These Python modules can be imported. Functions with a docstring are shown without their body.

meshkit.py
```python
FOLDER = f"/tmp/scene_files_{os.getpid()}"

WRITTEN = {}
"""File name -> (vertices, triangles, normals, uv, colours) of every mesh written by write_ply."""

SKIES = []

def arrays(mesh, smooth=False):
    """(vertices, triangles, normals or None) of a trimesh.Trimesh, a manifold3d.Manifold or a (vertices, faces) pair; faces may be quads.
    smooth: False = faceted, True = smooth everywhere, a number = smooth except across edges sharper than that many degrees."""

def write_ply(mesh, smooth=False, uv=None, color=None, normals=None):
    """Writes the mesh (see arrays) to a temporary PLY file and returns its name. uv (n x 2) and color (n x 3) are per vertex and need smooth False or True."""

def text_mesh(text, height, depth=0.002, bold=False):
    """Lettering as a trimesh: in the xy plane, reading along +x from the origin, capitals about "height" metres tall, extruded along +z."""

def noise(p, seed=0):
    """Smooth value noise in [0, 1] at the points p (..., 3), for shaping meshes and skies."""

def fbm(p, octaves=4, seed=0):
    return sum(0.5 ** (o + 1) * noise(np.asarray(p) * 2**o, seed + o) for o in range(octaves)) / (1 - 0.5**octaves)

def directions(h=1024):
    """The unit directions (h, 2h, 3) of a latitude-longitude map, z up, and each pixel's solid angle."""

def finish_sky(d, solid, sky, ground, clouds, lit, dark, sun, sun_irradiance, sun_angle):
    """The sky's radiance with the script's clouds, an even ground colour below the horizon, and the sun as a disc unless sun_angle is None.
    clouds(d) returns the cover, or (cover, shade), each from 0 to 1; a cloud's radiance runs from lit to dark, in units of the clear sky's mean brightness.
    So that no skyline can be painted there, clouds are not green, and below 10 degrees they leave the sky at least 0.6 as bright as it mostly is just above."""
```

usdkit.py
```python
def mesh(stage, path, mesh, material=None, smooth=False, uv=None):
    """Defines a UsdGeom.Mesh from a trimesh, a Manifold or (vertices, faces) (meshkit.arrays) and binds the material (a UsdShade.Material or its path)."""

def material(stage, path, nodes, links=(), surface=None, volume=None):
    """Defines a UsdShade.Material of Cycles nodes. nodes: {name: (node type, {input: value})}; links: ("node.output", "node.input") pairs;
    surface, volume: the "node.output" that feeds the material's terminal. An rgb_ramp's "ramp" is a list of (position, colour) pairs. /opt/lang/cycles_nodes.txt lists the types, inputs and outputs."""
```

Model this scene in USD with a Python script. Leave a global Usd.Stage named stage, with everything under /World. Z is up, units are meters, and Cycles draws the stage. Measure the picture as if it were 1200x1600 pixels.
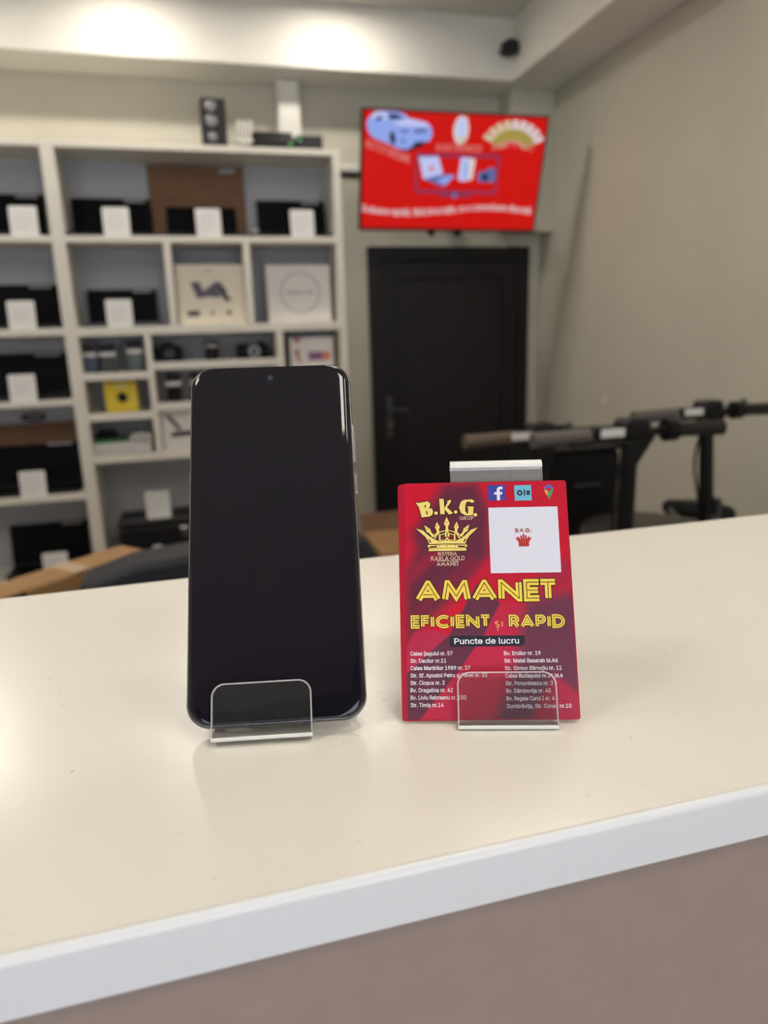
import math, random
import numpy as np
import trimesh
import usdkit, meshkit
import manifold3d as m3
from shapely.geometry import Polygon, LineString, Point, box as sbox
from shapely import affinity, unary_union
import shapely
from pxr import Usd, UsdGeom, UsdLux, UsdShade, Gf, Sdf, Vt

random.seed(7); np.random.seed(7)
stage = Usd.Stage.CreateInMemory()
UsdGeom.SetStageUpAxis(stage, 'Z'); UsdGeom.SetStageMetersPerUnit(stage, 1.0)
UsdGeom.Xform.Define(stage, '/World'); UsdGeom.Scope.Define(stage, '/World/Looks')

# ---------------------------------------------------------------- camera, light, exposure
CAM = np.array([0, 0, 1.46])
RIGHT = np.array([0.96485084, -0.26101938, -0.03052442])
UP = np.array([0.09115678, 0.22347242, 0.97043831])
FWD = np.array([0.24648184, 0.93911073, -0.23941123])
F_PX = 1107.3
cam = UsdGeom.Camera.Define(stage, '/World/viewpoint')
cam.CreateFocalLengthAttr(6.4)
cam.CreateHorizontalApertureAttr(6.4 * 1200 / F_PX)
cam.CreateVerticalApertureAttr(6.4 * 1600 / F_PX)
cam.CreateFStopAttr(1.9)
cam.CreateFocusDistanceAttr(0.318)
cam.CreateClippingRangeAttr((0.01, 100.0))
cam.CreateExposureAttr(0.0)
cam.AddTransformOp().Set(Gf.Matrix4d(*RIGHT, 0, *UP, 0, *(-FWD), 0, *CAM, 1))

# daylight enters through the shop window behind the camera; lamps are built further down
dome = UsdLux.DomeLight.Define(stage, '/World/sky')
dome.CreateIntensityAttr(1.15); dome.CreateColorAttr(Gf.Vec3f(0.86, 0.91, 1.0))
DOWNLIGHT = 265.0      # emission of the small recessed lamps
PANEL = 12.5           # emission of the square ceiling panels
WARM = (1.0, 0.922, 0.815)

# ---------------------------------------------------------------- materials
LOOK = {}
def look(name, color, rough=0.5, metal=0.0, spec=0.5, var=0.0, scale=30.0, bump=0.0, bscale=200.0, coat=0.0, coat_rough=0.03, emit=None, strength=0.0, extra=None):
    nodes = {'p': ('principled_bsdf', dict(base_color=color, roughness=rough, metallic=metal, specular_ior_level=spec, coat_weight=coat, coat_roughness=coat_rough, **(extra or {})))}
    links = []
    if emit is not None:
        nodes['p'][1].update(emission_color=emit, emission_strength=strength)
    if var or bump:
        nodes['t'] = ('texture_coordinate', {})
    if var:
        nodes['n'] = ('noise_texture', dict(scale=scale, detail=4.0))
        lo = [max(0, c * (1 - var)) for c in color]; hi = [min(1, c * (1 + var)) for c in color]
        nodes['r'] = ('rgb_ramp', dict(ramp=[(0.3, lo), (0.7, hi)]))
        links += [('t.object', 'n.vector'), ('n.fac', 'r.fac'), ('r.color', 'p.base_color')]
    if bump:
        nodes['bn'] = ('noise_texture', dict(scale=bscale, detail=3.0))
        nodes['b'] = ('bump', dict(strength=bump, distance=0.002))
        links += [('t.object', 'bn.vector'), ('bn.fac', 'b.height'), ('b.normal', 'p.normal')]
    LOOK[name] = usdkit.material(stage, '/World/Looks/' + name, nodes, links, surface='p.BSDF')
    return LOOK[name]

look('wall_paint', (0.59, 0.562, 0.468), 0.75, var=0.03, scale=4, bump=0.15, bscale=350)
look('white_paint', (0.80, 0.78, 0.72), 0.7, var=0.02, scale=5)
look('ceiling_paint', (0.72, 0.69, 0.62), 0.8, var=0.02, scale=5)
look('floor_tile', (0.22, 0.20, 0.18), 0.35, var=0.15, scale=3)
look('shelf_board', (0.78, 0.74, 0.66), 0.45, var=0.02, scale=8)
look('shelf_back', (0.42, 0.43, 0.465), 0.6, var=0.03, scale=6)
look('black_door', (0.0115, 0.0098, 0.0115), 0.45, spec=0.3, var=0.1, scale=10)
look('taupe_panel', (0.36, 0.265, 0.225), 0.55, var=0.04, scale=60, bump=0.05, bscale=900)
look('edge_band', (0.82, 0.82, 0.82), 0.22)
look('black_plastic', (0.009, 0.009, 0.010), 0.42, spec=0.25)
look('black_matte', (0.007, 0.007, 0.008), 0.6, spec=0.2)
look('dark_grey', (0.022, 0.022, 0.026), 0.5, spec=0.3)
look('graphite', (0.055, 0.055, 0.06), 0.45)
look('screen_black', (0.004, 0.004, 0.005), 0.5, spec=0.1)
look('laptop_grey', (0.05, 0.05, 0.055), 0.4, metal=0.3)
look('silver', (0.62, 0.62, 0.64), 0.25, metal=1.0)
look('silver_soft', (0.33, 0.325, 0.32), 0.45, metal=0.7)
look('chrome', (0.75, 0.75, 0.76), 0.12, metal=1.0)
look('brass', (0.40, 0.30, 0.15), 0.3, metal=1.0)
look('paper', (0.80, 0.79, 0.78), 0.7)
look('paper_grey', (0.40, 0.40, 0.42), 0.7)
look('paper_pale', (0.60, 0.60, 0.61), 0.7)
look('cardboard', (0.36, 0.20, 0.085), 0.75, var=0.08, scale=25)
look('cardboard_dark', (0.19, 0.098, 0.052), 0.75, var=0.08, scale=25)
look('tape', (0.55, 0.42, 0.28), 0.25)
look('box_white', (0.80, 0.77, 0.74), 0.5)
look('box_cream', (0.83, 0.76, 0.62), 0.5)
look('print_violet', (0.12, 0.10, 0.15), 0.5)
look('print_grey', (0.40, 0.38, 0.37), 0.5)
look('print_dark', (0.05, 0.035, 0.04), 0.5)
look('print_ring', (0.56, 0.52, 0.53), 0.5)
look('print_red', (0.45, 0.06, 0.05), 0.5)
look('print_purple', (0.28, 0.10, 0.26), 0.5)
look('print_orange', (0.75, 0.26, 0.13), 0.5)
look('yellow_card', (0.84, 0.62, 0.015), 0.4)
look('yellow_pale', (0.85, 0.68, 0.25), 0.4)
look('green_plastic', (0.03, 0.22, 0.045), 0.35)
look('green_pale', (0.10, 0.35, 0.10), 0.4)
look('white_plastic', (0.72, 0.71, 0.70), 0.35)
look('cream_plastic', (0.66, 0.64, 0.58), 0.4)
look('sleeve_blue', (0.045, 0.07, 0.13), 0.4)
look('sleeve_brown', (0.05, 0.042, 0.036), 0.4)
look('sleeve_teal', (0.11, 0.15, 0.15), 0.4)
look('rubber_grey', (0.115, 0.10, 0.095), 0.6, bump=0.3, bscale=300)
look('black_rubber', (0.022, 0.020, 0.019), 0.6, spec=0.3, bump=0.3, bscale=300)
look('rubber_brown', (0.12, 0.088, 0.06), 0.6, bump=0.3, bscale=300)
look('leather_dark', (0.018, 0.020, 0.028), 0.5, spec=0.3, bump=0.2, bscale=250)
look('leather_brown', (0.03, 0.024, 0.022), 0.4, bump=0.2, bscale=250)
look('led_green', (0.02, 0.2, 0.03), 0.4, emit=(0.3, 1.0, 0.3), strength=0.6)
look('lamp_glass', (0.9, 0.9, 0.9), 0.4, emit=WARM, strength=DOWNLIGHT)
look('panel_glass', (0.9, 0.9, 0.9), 0.4, emit=WARM, strength=PANEL)
look('lens_glass', (0.008, 0.008, 0.014), 0.25, spec=0.3)
# smartphone and print
look('phone_glass', (0.009, 0.0072, 0.0125), 0.035, spec=0.6)
look('phone_frame', (0.55, 0.54, 0.56), 0.18, metal=1.0)
look('phone_button', (0.62, 0.62, 0.70), 0.25, metal=1.0)
look('phone_back', (0.30, 0.30, 0.33), 0.35, metal=0.5)
look('camera_ring', (0.012, 0.012, 0.016), 0.10)
look('camera_lens', (0.05, 0.05, 0.065), 0.05)
PR = dict(rough=0.38, spec=0.35)
look('flyer_red', (0.50, 0.006, 0.03), **PR)
look('ink_yellow', (0.90, 0.66, 0.09), **PR)
look('ink_gold', (0.92, 0.70, 0.20), **PR)
look('ink_brown', (0.05, 0.018, 0.012), **PR)
look('ink_white', (0.84, 0.80, 0.84), **PR)
look('ink_cream', (0.82, 0.60, 0.42), **PR)
look('ink_navy', (0.017, 0.017, 0.03), **PR)
look('ink_orange', (0.84, 0.34, 0.13), **PR)
look('ink_qr_white', (0.76, 0.75, 0.84), **PR)
look('ink_logo_red', (0.52, 0.04, 0.035), **PR)
look('ink_logo_brown', (0.42, 0.19, 0.15), **PR)
look('ink_blue', (0.05, 0.065, 0.36), **PR)
look('ink_sky', (0.17, 0.50, 0.66), **PR)
look('ink_pin_blue', (0.13, 0.12, 0.42), **PR)
look('ink_pin_green', (0.12, 0.27, 0.12), **PR)
look('ink_pin_yellow', (0.80, 0.42, 0.07), **PR)
look('ink_pin_red', (0.62, 0.08, 0.07), **PR)
# television picture (it glows)
def tv_look(name, c, s=1.0):
    look(name, (0.003, 0.003, 0.003), 0.4, spec=0.12, emit=c, strength=s)
tv_look('tv_red', (0.60, 0.006, 0.004), 0.98)
tv_look('tv_blue', (0.27, 0.37, 0.80))
tv_look('tv_blue_pale', (0.50, 0.54, 0.85))
tv_look('tv_blue_mid', (0.10, 0.14, 0.36))
tv_look('tv_dark', (0.012, 0.012, 0.03))
tv_look('tv_purple', (0.20, 0.035, 0.10))
tv_look('tv_pink', (0.62, 0.22, 0.20))
tv_look('tv_gold', (0.36, 0.28, 0.06))
tv_look('tv_cream', (0.60, 0.52, 0.36))
tv_look('tv_pearl', (0.66, 0.60, 0.60))

# the worktop: cream laminate with faint dark specks
usd_m = usdkit.material(stage, '/World/Looks/counter_laminate', {
    't': ('texture_coordinate', {}),
    'n1': ('noise_texture', dict(scale=230.0, detail=2.0)),
    'n2': ('noise_texture', dict(scale=9.0, detail=3.0)),
    'r1': ('rgb_ramp', dict(ramp=[(0.0, (0.45, 0.40, 0.33)), (0.235, (0.55, 0.50, 0.42)), (0.27, (1, 1, 1)), (1.0, (1, 1, 1))])),
    'r2': ('rgb_ramp', dict(ramp=[(0.3, (0.765, 0.74, 0.665)), (0.7, (0.785, 0.76, 0.69))])),
    'mx': ('mix_color', dict(blend_type='multiply', fac=0.38)),
    'bn': ('noise_texture', dict(scale=700.0, detail=2.0)),
    'b': ('bump', dict(strength=0.03, distance=0.0005)),
    'p': ('principled_bsdf', dict(roughness=0.24, specular_ior_level=0.5))},
    [('t.object', 'n1.vector'), ('t.object', 'n2.vector'), ('n1.fac', 'r1.fac'), ('n2.fac', 'r2.fac'), ('r2.color', 'mx.a'), ('r1.color', 'mx.b'), ('mx.result', 'p.base_color'),
     ('t.object', 'bn.vector'), ('bn.fac', 'b.height'), ('b.normal', 'p.normal')], surface='p.BSDF')
LOOK['counter_laminate'] = usd_m
# printed flyer background: colours come from the mesh's own vertex colours
LOOK['flyer_print'] = usdkit.material(stage, '/World/Looks/flyer_print', {
    'a': ('attribute', {}), 'p': ('principled_bsdf', dict(roughness=0.38, specular_ior_level=0.35))}, [('a.color', 'p.base_color')], surface='p.BSDF')
_sh = stage.GetPrimAtPath('/World/Looks/flyer_print/a')
UsdShade.Shader(_sh).CreateInput('attribute', Sdf.ValueTypeNames.String).Set('displayColor')
# clear acrylic sheet
def acrylic(name, tint, gloss, diff):
    LOOK[name] = usdkit.material(stage, '/World/Looks/' + name, {
        'f': ('fresnel', dict(IOR=1.49)),
        'fm': ('math', dict(math_type='multiply', value2=gloss)),
        't': ('transparent_bsdf', dict(color=tint)),
        'd': ('diffuse_bsdf', dict(color=(0.92, 0.91, 0.88))),
        'g': ('glossy_bsdf', dict(color=(1, 1, 1), roughness=0.03)),
        'm0': ('mix_closure', dict(fac=diff)),
        'm': ('mix_closure', {})},
        [('f.fac', 'fm.value1'), ('t.BSDF', 'm0.closure1'), ('d.BSDF', 'm0.closure2'), ('m0.closure', 'm.closure1'), ('g.BSDF', 'm.closure2'), ('fm.value', 'm.fac')], surface='m.closure')
acrylic('acrylic_clear', (0.97, 0.97, 0.97), 0.9, 0.012)
acrylic('acrylic_haze', (0.95, 0.95, 0.95), 1.0, 0.16)
acrylic('acrylic_edge', (0.92, 0.91, 0.87), 1.0, 0.45)
acrylic('acrylic_bend', (0.92, 0.91, 0.87), 1.0, 0.9)
acrylic('window_glass', (0.98, 0.98, 0.98), 1.0, 0.0)

# ---------------------------------------------------------------- scene helpers
used = {}
def numbered(parent, name):
    k = parent + '/' + name; n = used.get(k, 0); used[k] = n + 1
    return k if n == 0 else f'{k}_{n:03d}'

def tag(prim, label=None, cat=None, group=None, kind=None):
    for k, v in (('label', label), ('category', cat), ('group', group), ('kind', kind)):
        if v: prim.SetCustomDataByKey(k, v)

def frame(loc=(0, 0, 0), yaw=0.0, tilt=0.0, roll=0.0):
    """columns: local x right, local y away from the viewer, local z up; tilt leans the top away."""
    ex = np.array([math.cos(yaw), math.sin(yaw), 0]); ey = np.array([-math.sin(yaw), math.cos(yaw), 0]); ez = np.array([0, 0, 1.0])
    up = ez * math.cos(tilt) + ey * math.sin(tilt); back = ey * math.cos(tilt) - ez * math.sin(tilt)
    ex2 = ex * math.cos(roll) + up * math.sin(roll); up2 = up * math.cos(roll) - ex * math.sin(roll)
    return Gf.Matrix4d(*map(float, ex2), 0, *map(float, back), 0, *map(float, up2), 0, *map(float, loc), 1)

def thing(name, label, cat, loc=(0, 0, 0), yaw=0.0, tilt=0.0, roll=0.0, group=None, kind=None):
    x = UsdGeom.Xform.Define(stage, numbered('/World', name))
    x.AddTransformOp().Set(frame(loc, yaw, tilt, roll))
    tag(x.GetPrim(), label, cat, group, kind)
    return str(x.GetPath())

def part(parent, name, mesh, m, label=None, smooth=35):
    p = usdkit.mesh(stage, numbered(parent, name), mesh, LOOK[m], smooth=smooth)
    tag(p.GetPrim(), label)
    return str(p.GetPath())

def single(name, mesh, m, label, cat, group=None, kind=None, smooth=35):
    p = usdkit.mesh(stage, numbered('/World', name), mesh, LOOK[m], smooth=smooth)
    tag(p.GetPrim(), label, cat, group, kind)

def struct(name, mesh, m, label=None, parent='/World'):
    p = usdkit.mesh(stage, numbered(parent, name), mesh, LOOK[m], smooth=35)
    if parent == '/World': tag(p.GetPrim(), label, None, None, 'structure')
    return str(p.GetPath())

def structx(name, label):
    x = UsdGeom.Xform.Define(stage, numbered('/World', name)); tag(x.GetPrim(), label, None, None, 'structure')
    return str(x.GetPath())

def copy_thing(root, name, label, loc, yaw=0.0, group=None):
    src = stage.GetPrimAtPath(root)
    x = UsdGeom.Xform.Define(stage, numbered('/World', name))
    x.GetPrim().GetReferences().AddInternalReference(root)
    x.GetPrim().SetInstanceable(True)
    UsdGeom.Xformable(x).ClearXformOpOrder()
    x.AddTransformOp(opSuffix='copy').Set(frame(loc, yaw))
    was = src.GetCustomData(); tag(x.GetPrim(), label, was['category'], group or was.get('group'))

# ---------------------------------------------------------------- mesh helpers
cat_ = trimesh.util.concatenate
def bx(x0, x1, y0, y1, z0, z1, c=0.0):
    """box by its limits, edges chamfered by c"""
    if c <= 0:
        m = trimesh.creation.box([x1 - x0, y1 - y0, z1 - z0]); m.apply_translation([(x0 + x1) / 2, (y0 + y1) / 2, (z0 + z1) / 2]); return m
    c = min(c, (x1 - x0) * .45, (y1 - y0) * .45, (z1 - z0) * .45)
    P = []
    for a, s in ((x0, 1), (x1, -1)):
        for b, t in ((y0, 1), (y1, -1)):
            for d, u in ((z0, 1), (z1, -1)):
                P += [(a, b + t * c, d + u * c), (a + s * c, b, d + u * c), (a + s * c, b + t * c, d)]
    return trimesh.convex.convex_hull(np.array(P))
def cyl(p, q, r, r2=None, n=24):
    p, q = np.asarray(p, float), np.asarray(q, float); r2 = r if r2 is None else r2
    d = q - p; L = np.linalg.norm(d); d /= L
    a = np.cross(d, [0, 0, 1.0] if abs(d[2]) < .9 else [1.0, 0, 0]); a /= np.linalg.norm(a); b = np.cross(d, a)
    th = np.arange(n) * 2 * np.pi / n; ring = np.cos(th)[:, None] * a + np.sin(th)[:, None] * b
    v = np.vstack([p + r * ring, q + r2 * ring, p[None], q[None]])
    f = []
    for i in range(n):
        j = (i + 1) % n
        f += [[i, j, n + j], [i, n + j, n + i], [2 * n, j, i], [2 * n + 1, n + i, n + j]]
    m = trimesh.Trimesh(v, np.array(f), process=False); m.fix_normals(); return m
def tube(pts, r, n=12, closed=False):
    p = np.asarray(pts, float); k = len(p)
    t = np.gradient(p, axis=0) if not closed else np.roll(p, -1, 0) - np.roll(p, 1, 0)
    t /= np.linalg.norm(t, axis=1, keepdims=True) + 1e-12
    rr = np.broadcast_to(r, (k,)); ref = np.array([0, 0, 1.0]) if abs(t[0][2]) < .9 else np.array([1.0, 0, 0])
    V = []; a = np.cross(t[0], ref); a /= np.linalg.norm(a)
    th = np.arange(n) * 2 * np.pi / n
    for i in range(k):
        a = a - t[i] * (a @ t[i]); a /= np.linalg.norm(a); b = np.cross(t[i], a)
        V.append(p[i] + rr[i] * (np.cos(th)[:, None] * a + np.sin(th)[:, None] * b))
    V = np.vstack(V); F = []
    for i in range(k if closed else k - 1):
        i2 = (i + 1) % k
        for j in range(n):
            j2 = (j + 1) % n
            F += [[i * n + j, i2 * n + j, i2 * n + j2], [i * n + j, i2 * n + j2, i * n + j2]]
    if not closed:
        V = np.vstack([V, p[:1], p[-1:]]); e0, e1 = len(V) - 2, len(V) - 1; o = (k - 1) * n
        for j in range(n):
            j2 = (j + 1) % n; F += [[e0, j, j2], [e1, o + j2, o + j]]
    m = trimesh.Trimesh(V, np.array(F), process=False); m.fix_normals(); return m
def curve(pts, n=8):
    """Catmull-Rom through pts"""
    p = np.asarray(pts, float); p = np.vstack([2 * p[0] - p[1], p, 2 * p[-1] - p[-2]]); out = []
    for i in range(1, len(p) - 2):
        for s in np.linspace(0, 1, n, endpoint=False):
            a, b, c, d = p[i - 1], p[i], p[i + 1], p[i + 2]
            out.append(.5 * (2 * b + (c - a) * s + (2 * a - 5 * b + 4 * c - d) * s * s + (3 * b - a - 3 * c + d) * s ** 3))
    return np.array(out + [p[-2]])
def rrect(w, h, r, n=8, cx=0.0, cy=0.0):
    return affinity.translate(sbox(-w / 2 + r, -h / 2 + r, w / 2 - r, h / 2 - r).buffer(r, quad_segs=n), cx, cy)
def polys(g):
    if g.is_empty: return []
    return [x for x in getattr(g, 'geoms', [g]) if x.geom_type == 'Polygon' and x.area > 0]
def ext(g, depth):
    """shapely polygon(s) extruded along +z"""
    return cat_([trimesh.creation.extrude_polygon(x, depth, engine='earcut') for x in polys(g)])
# from drawing (x right, y up, z towards the viewer) to a thing's frame (x right, z up, y away)
D2T = np.array([[1, 0, 0, 0], [0, 0, -1, 0], [0, 1, 0, 0], [0, 0, 0, 1.0]])
def draw(g, z=0.0, depth=0.00003):
    m = ext(g, depth); m.apply_translation([0, 0, z]); m.apply_transform(D2T); return m
def moved(m, x=0, y=0, z=0, rz=0.0, ry=0.0, rx=0.0):
    m = m.copy()
    for a, ax in ((rx, [1, 0, 0]), (ry, [0, 1, 0]), (rz, [0, 0, 1])):
        if a: m.apply_transform(trimesh.transformations.rotation_matrix(a, ax))
    m.apply_translation([x, y, z]); return m
def lathe(profile, n=32):
    m = trimesh.creation.revolve(np.array(profile, float), sections=n); m.fix_normals(); return m
def words(text, height, width=None, bold=True):
    m = meshkit.text_mesh(text, height, 0.00003, bold)
    if width:
        w = m.bounds[1][0] - m.bounds[0][0]; m.apply_scale([width / w, 1, 1]); 
    m.apply_translation([-m.bounds[0][0], 0, 0]); return m
def words_at(text, x, y, z, height, width=None, bold=True):
    m = words(text, height, width, bold); m.apply_translation([x, y, z]); m.apply_transform(D2T); return m

# stroke capitals on a unit height
def _arc(cx, cy, rx, ry, a0, a1, n=14):
    t = np.radians(np.linspace(a0, a1, n)); return [(cx + rx * math.cos(a), cy + ry * math.sin(a)) for a in t]
GL = {
 'A': (.86, [[(0, 0), (.43, 1), (.86, 0)], [(.19, .3), (.67, .3)]]),
 'M': (1.02, [[(0, 0), (.13, 1), (.51, .18), (.89, 1), (1.02, 0)]]),
 'N': (.78, [[(0, 0), (0, 1), (.78, 0), (.78, 1)]]),
 'E': (.55, [[(.55, 0), (0, 0), (0, 1), (.55, 1)], [(0, .5), (.5, .5)]]),
 'T': (.66, [[(0, 1), (.66, 1)], [(.33, 1), (.33, 0)]]),
 'F': (.5, [[(0, 0), (0, 1), (.5, 1)], [(0, .5), (.45, .5)]]),
 'I': (.02, [[(0, 0), (0, 1)]]),
 'C': (.78, [_arc(.5, .5, .5, .5, 48, 312, 24)]),
 'G': (.85, [_arc(.5, .5, .5, .5, 48, 330, 24) + [(.94, .45), (.55, .45)]]),
 'R': (.6, [[(0, 0), (0, 1), (.28, 1)] + _arc(.3, .73, .27, .27, 90, -90, 12) + [(0, .46)], [(.28, .46), (.6, 0)]]),
 'P': (.56, [[(0, 0), (0, 1), (.28, 1)] + _arc(.3, .72, .28, .28, 90, -90, 12) + [(0, .44)]]),
 'D': (.75, [[(0, 0), (0, 1), (.22, 1)] + _arc(.25, .5, .5, .5, 90, -90, 18) + [(0, 0)]]),
 'B': (.58, [[(0, 0), (0, 1), (.25, 1)] + _arc(.28, .77, .23, .23, 90, -90, 12) + [(0, .54)], [(.25, .54)] + _arc(.3, .27, .27, .27, 90, -90, 12) + [(0, 0)]]),
 'K': (.62, [[(0, 0), (0, 1)], [(.56, 1), (.02, .45)], [(.2, .6), (.62, 0)]]),
 'L': (.5, [[(0, 1), (0, 0), (.5, 0)]]),
 'O': (1.0, [_arc(.5, .5, .5, .5, 0, 360, 32)]),
 'J': (.35, [[(.35, 1), (.35, .2)] + _arc(.17, .2, .18, .2, 0, -150, 10)]),
 'U': (.68, [[(0, 1), (0, .34)] + _arc(.34, .34, .34, .34, 180, 360, 14) + [(.68, 1)]]),
 'S': (.5, [_arc(.27, .75, .24, .25, 40, 270, 14) + _arc(.27, .25, .24, .25, 90, -140, 14)[1:]]),
}
def strokes(text, w, gap=.24, serif=0.0, space=.45):
    """lettering as a polygon of unit height built from pen strokes; returns (polygon, inline polygon)"""
    x, out, inl = 0.0, [], []
    for ch in text:
        if ch == ' ': x += space; continue
        lines = [LineString([(a, b * (1 - w) + w / 2) for a, b in q]) for q in GL[ch][1]]
        face = [l.buffer(w / 2, cap_style='flat', join_style='mitre', mitre_limit=2.0) for l in lines]
        if serif:
            for l in lines:
                c = list(l.coords)
                for e, o in ((c[0], c[1]), (c[-1], c[-2])):
                    if abs(e[1] - o[1]) > .3: face.append(sbox(e[0] - serif, e[1] - w * .45, e[0] + serif, e[1] + w * .45))
        face = unary_union(face).intersection(sbox(-9, 0, 9, 1)); a, _, b, _ = face.bounds
        out.append(affinity.translate(face, x - a)); inl.append(affinity.translate(unary_union(lines), x - a))
        x += b - a + gap
    return unary_union(out), unary_union(inl)
def fit(g, x0, y0, x1, y1):
    a, b, c, d = g.bounds
    return affinity.translate(affinity.scale(g, (x1 - x0) / (c - a), (y1 - y0) / (d - b), origin=(a, b)), x0 - a, y0 - b)

# ================================================================ the room
XL, XR, YF, YB, ZC = -3.2, 2.14, -2.6, 4.2, 3.08
struct('floor', bx(XL, XR, YF, YB, -0.1, 0), 'floor_tile', 'dark floor of the shop')
struct('ceiling', bx(XL - .1, XR + .1, YF - .1, YB + .1, ZC, ZC + .1), 'ceiling_paint', 'pale flat ceiling above the bulkhead')
struct('wall_back', bx(XL, XR, YB, YB + .1, 0, ZC), 'wall_paint', 'greenish grey back wall behind the shelving and door')
struct('wall_right', bx(XR, XR + .1, YF, YB + .1, 0, ZC), 'wall_paint', 'plain greenish grey wall on the right')
struct('wall_left', bx(XL - .1, XL, YF, YB + .1, 0, ZC), 'wall_paint', 'grey wall on the left')
struct('wall_front', cat_([bx(XL, XR, YF - .15, YF, 0, .45), bx(XL, XR, YF - .15, YF, 2.3, ZC), bx(XL, XL + .3, YF - .15, YF, .45, 2.3), bx(XR - .35, XR, YF - .15, YF, .45, 2.3)]), 'graphite', 'shop front wall around the window')
wn = structx('window_1', 'shop window behind the counter front')
fr = [bx(XL + .3, XR - .35, YF - .11, YF - .05, .45, .51), bx(XL + .3, XR - .35, YF - .11, YF - .05, 2.24, 2.3)]
for xx in (XL + .3, -1.35, .22, XR - .41): fr.append(bx(xx, xx + .06, YF - .112, YF - .048, .51, 2.24))
struct('window_frame', cat_(fr), 'dark_grey', parent=wn)
struct('pane', bx(XL + .3, XR - .35, YF - .085, YF - .079, .5, 2.25), 'window_glass', parent=wn)
FY, FX, ZS = 3.935, 1.825, 2.78
struct('trim_1', bx(XL, XR, FY, YB, ZS, ZC, .004), 'white_paint', 'white ceiling bulkhead along the back wall')
struct('trim_2', bx(FX, XR, YF, FY + .01, ZS, ZC, .004), 'white_paint', 'white ceiling bulkhead along the right wall')
struct('trim_3', bx(1.865, XR, 4.04, YB, 2.035, ZS, .004), 'wall_paint', 'grey boxed column in the corner behind the television')
struct('trim_4', bx(.571, .69, 4.09, YB, 2.3905, ZS, .012), 'white_paint', 'white boxed pipe rising from the shelving to the bulkhead')
struct('baseboard_back', bx(.84, 1.045, YB - .015, YB, 0, .08), 'white_paint', 'low baseboard on the back wall')
# door
dr = structx('door_1', 'black panelled door under the television')
x0, x1, zt = 1.045, 2.052, 1.965
struct('door_frame', cat_([bx(x0, x0 + .075, YB - .05, YB, 0, zt, .004), bx(x1 - .075, x1, YB - .05, YB, 0, zt, .004), bx(x0 + .075, x1 - .075, YB - .05, YB, zt - .075, zt, .004)]), 'black_door', parent=dr)
lx0, lx1, lz = x0 + .078, x1 - .078, zt - .078
leaf = m3.Manifold.cube([lx1 - lx0, .035, lz]).translate([lx0, YB - .036, 0])
leaf -= m3.Manifold.cube([.72, .02, 1.55]).translate([1.187, YB - .046, .26])
struct('door_leaf', leaf, 'black_door', parent=dr)
px0, px1, pz0, pz1 = 1.187, 1.907, .26, 1.81
pm = []
for a, b, c, d in ((px0, px0 + .022, pz0, pz1), (px1 - .022, px1, pz0, pz1), (px0 + .022, px1 - .022, pz0, pz0 + .022), (px0 + .022, px1 - .022, pz1 - .022, pz1)):
    pm.append(bx(a, b, YB - .04, YB - .027, c, d, .004))
struct('panel_moulding', cat_(pm), 'black_door', parent=dr)
struct('door_handle', cat_([cyl((1.145, YB - .037, 1.03), (1.145, YB - .085, 1.03), .011), cyl((1.145, YB - .08, 1.03), (1.255, YB - .08, 1.03), .010), bx(1.125, 1.165, YB - .045, YB - .035, .86, 1.11, .004)]), 'graphite', parent=dr)
struct('lock_cylinder', cyl((1.145, YB - .044, .945), (1.145, YB - .058, .945), .012), 'brass', parent=dr)

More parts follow.
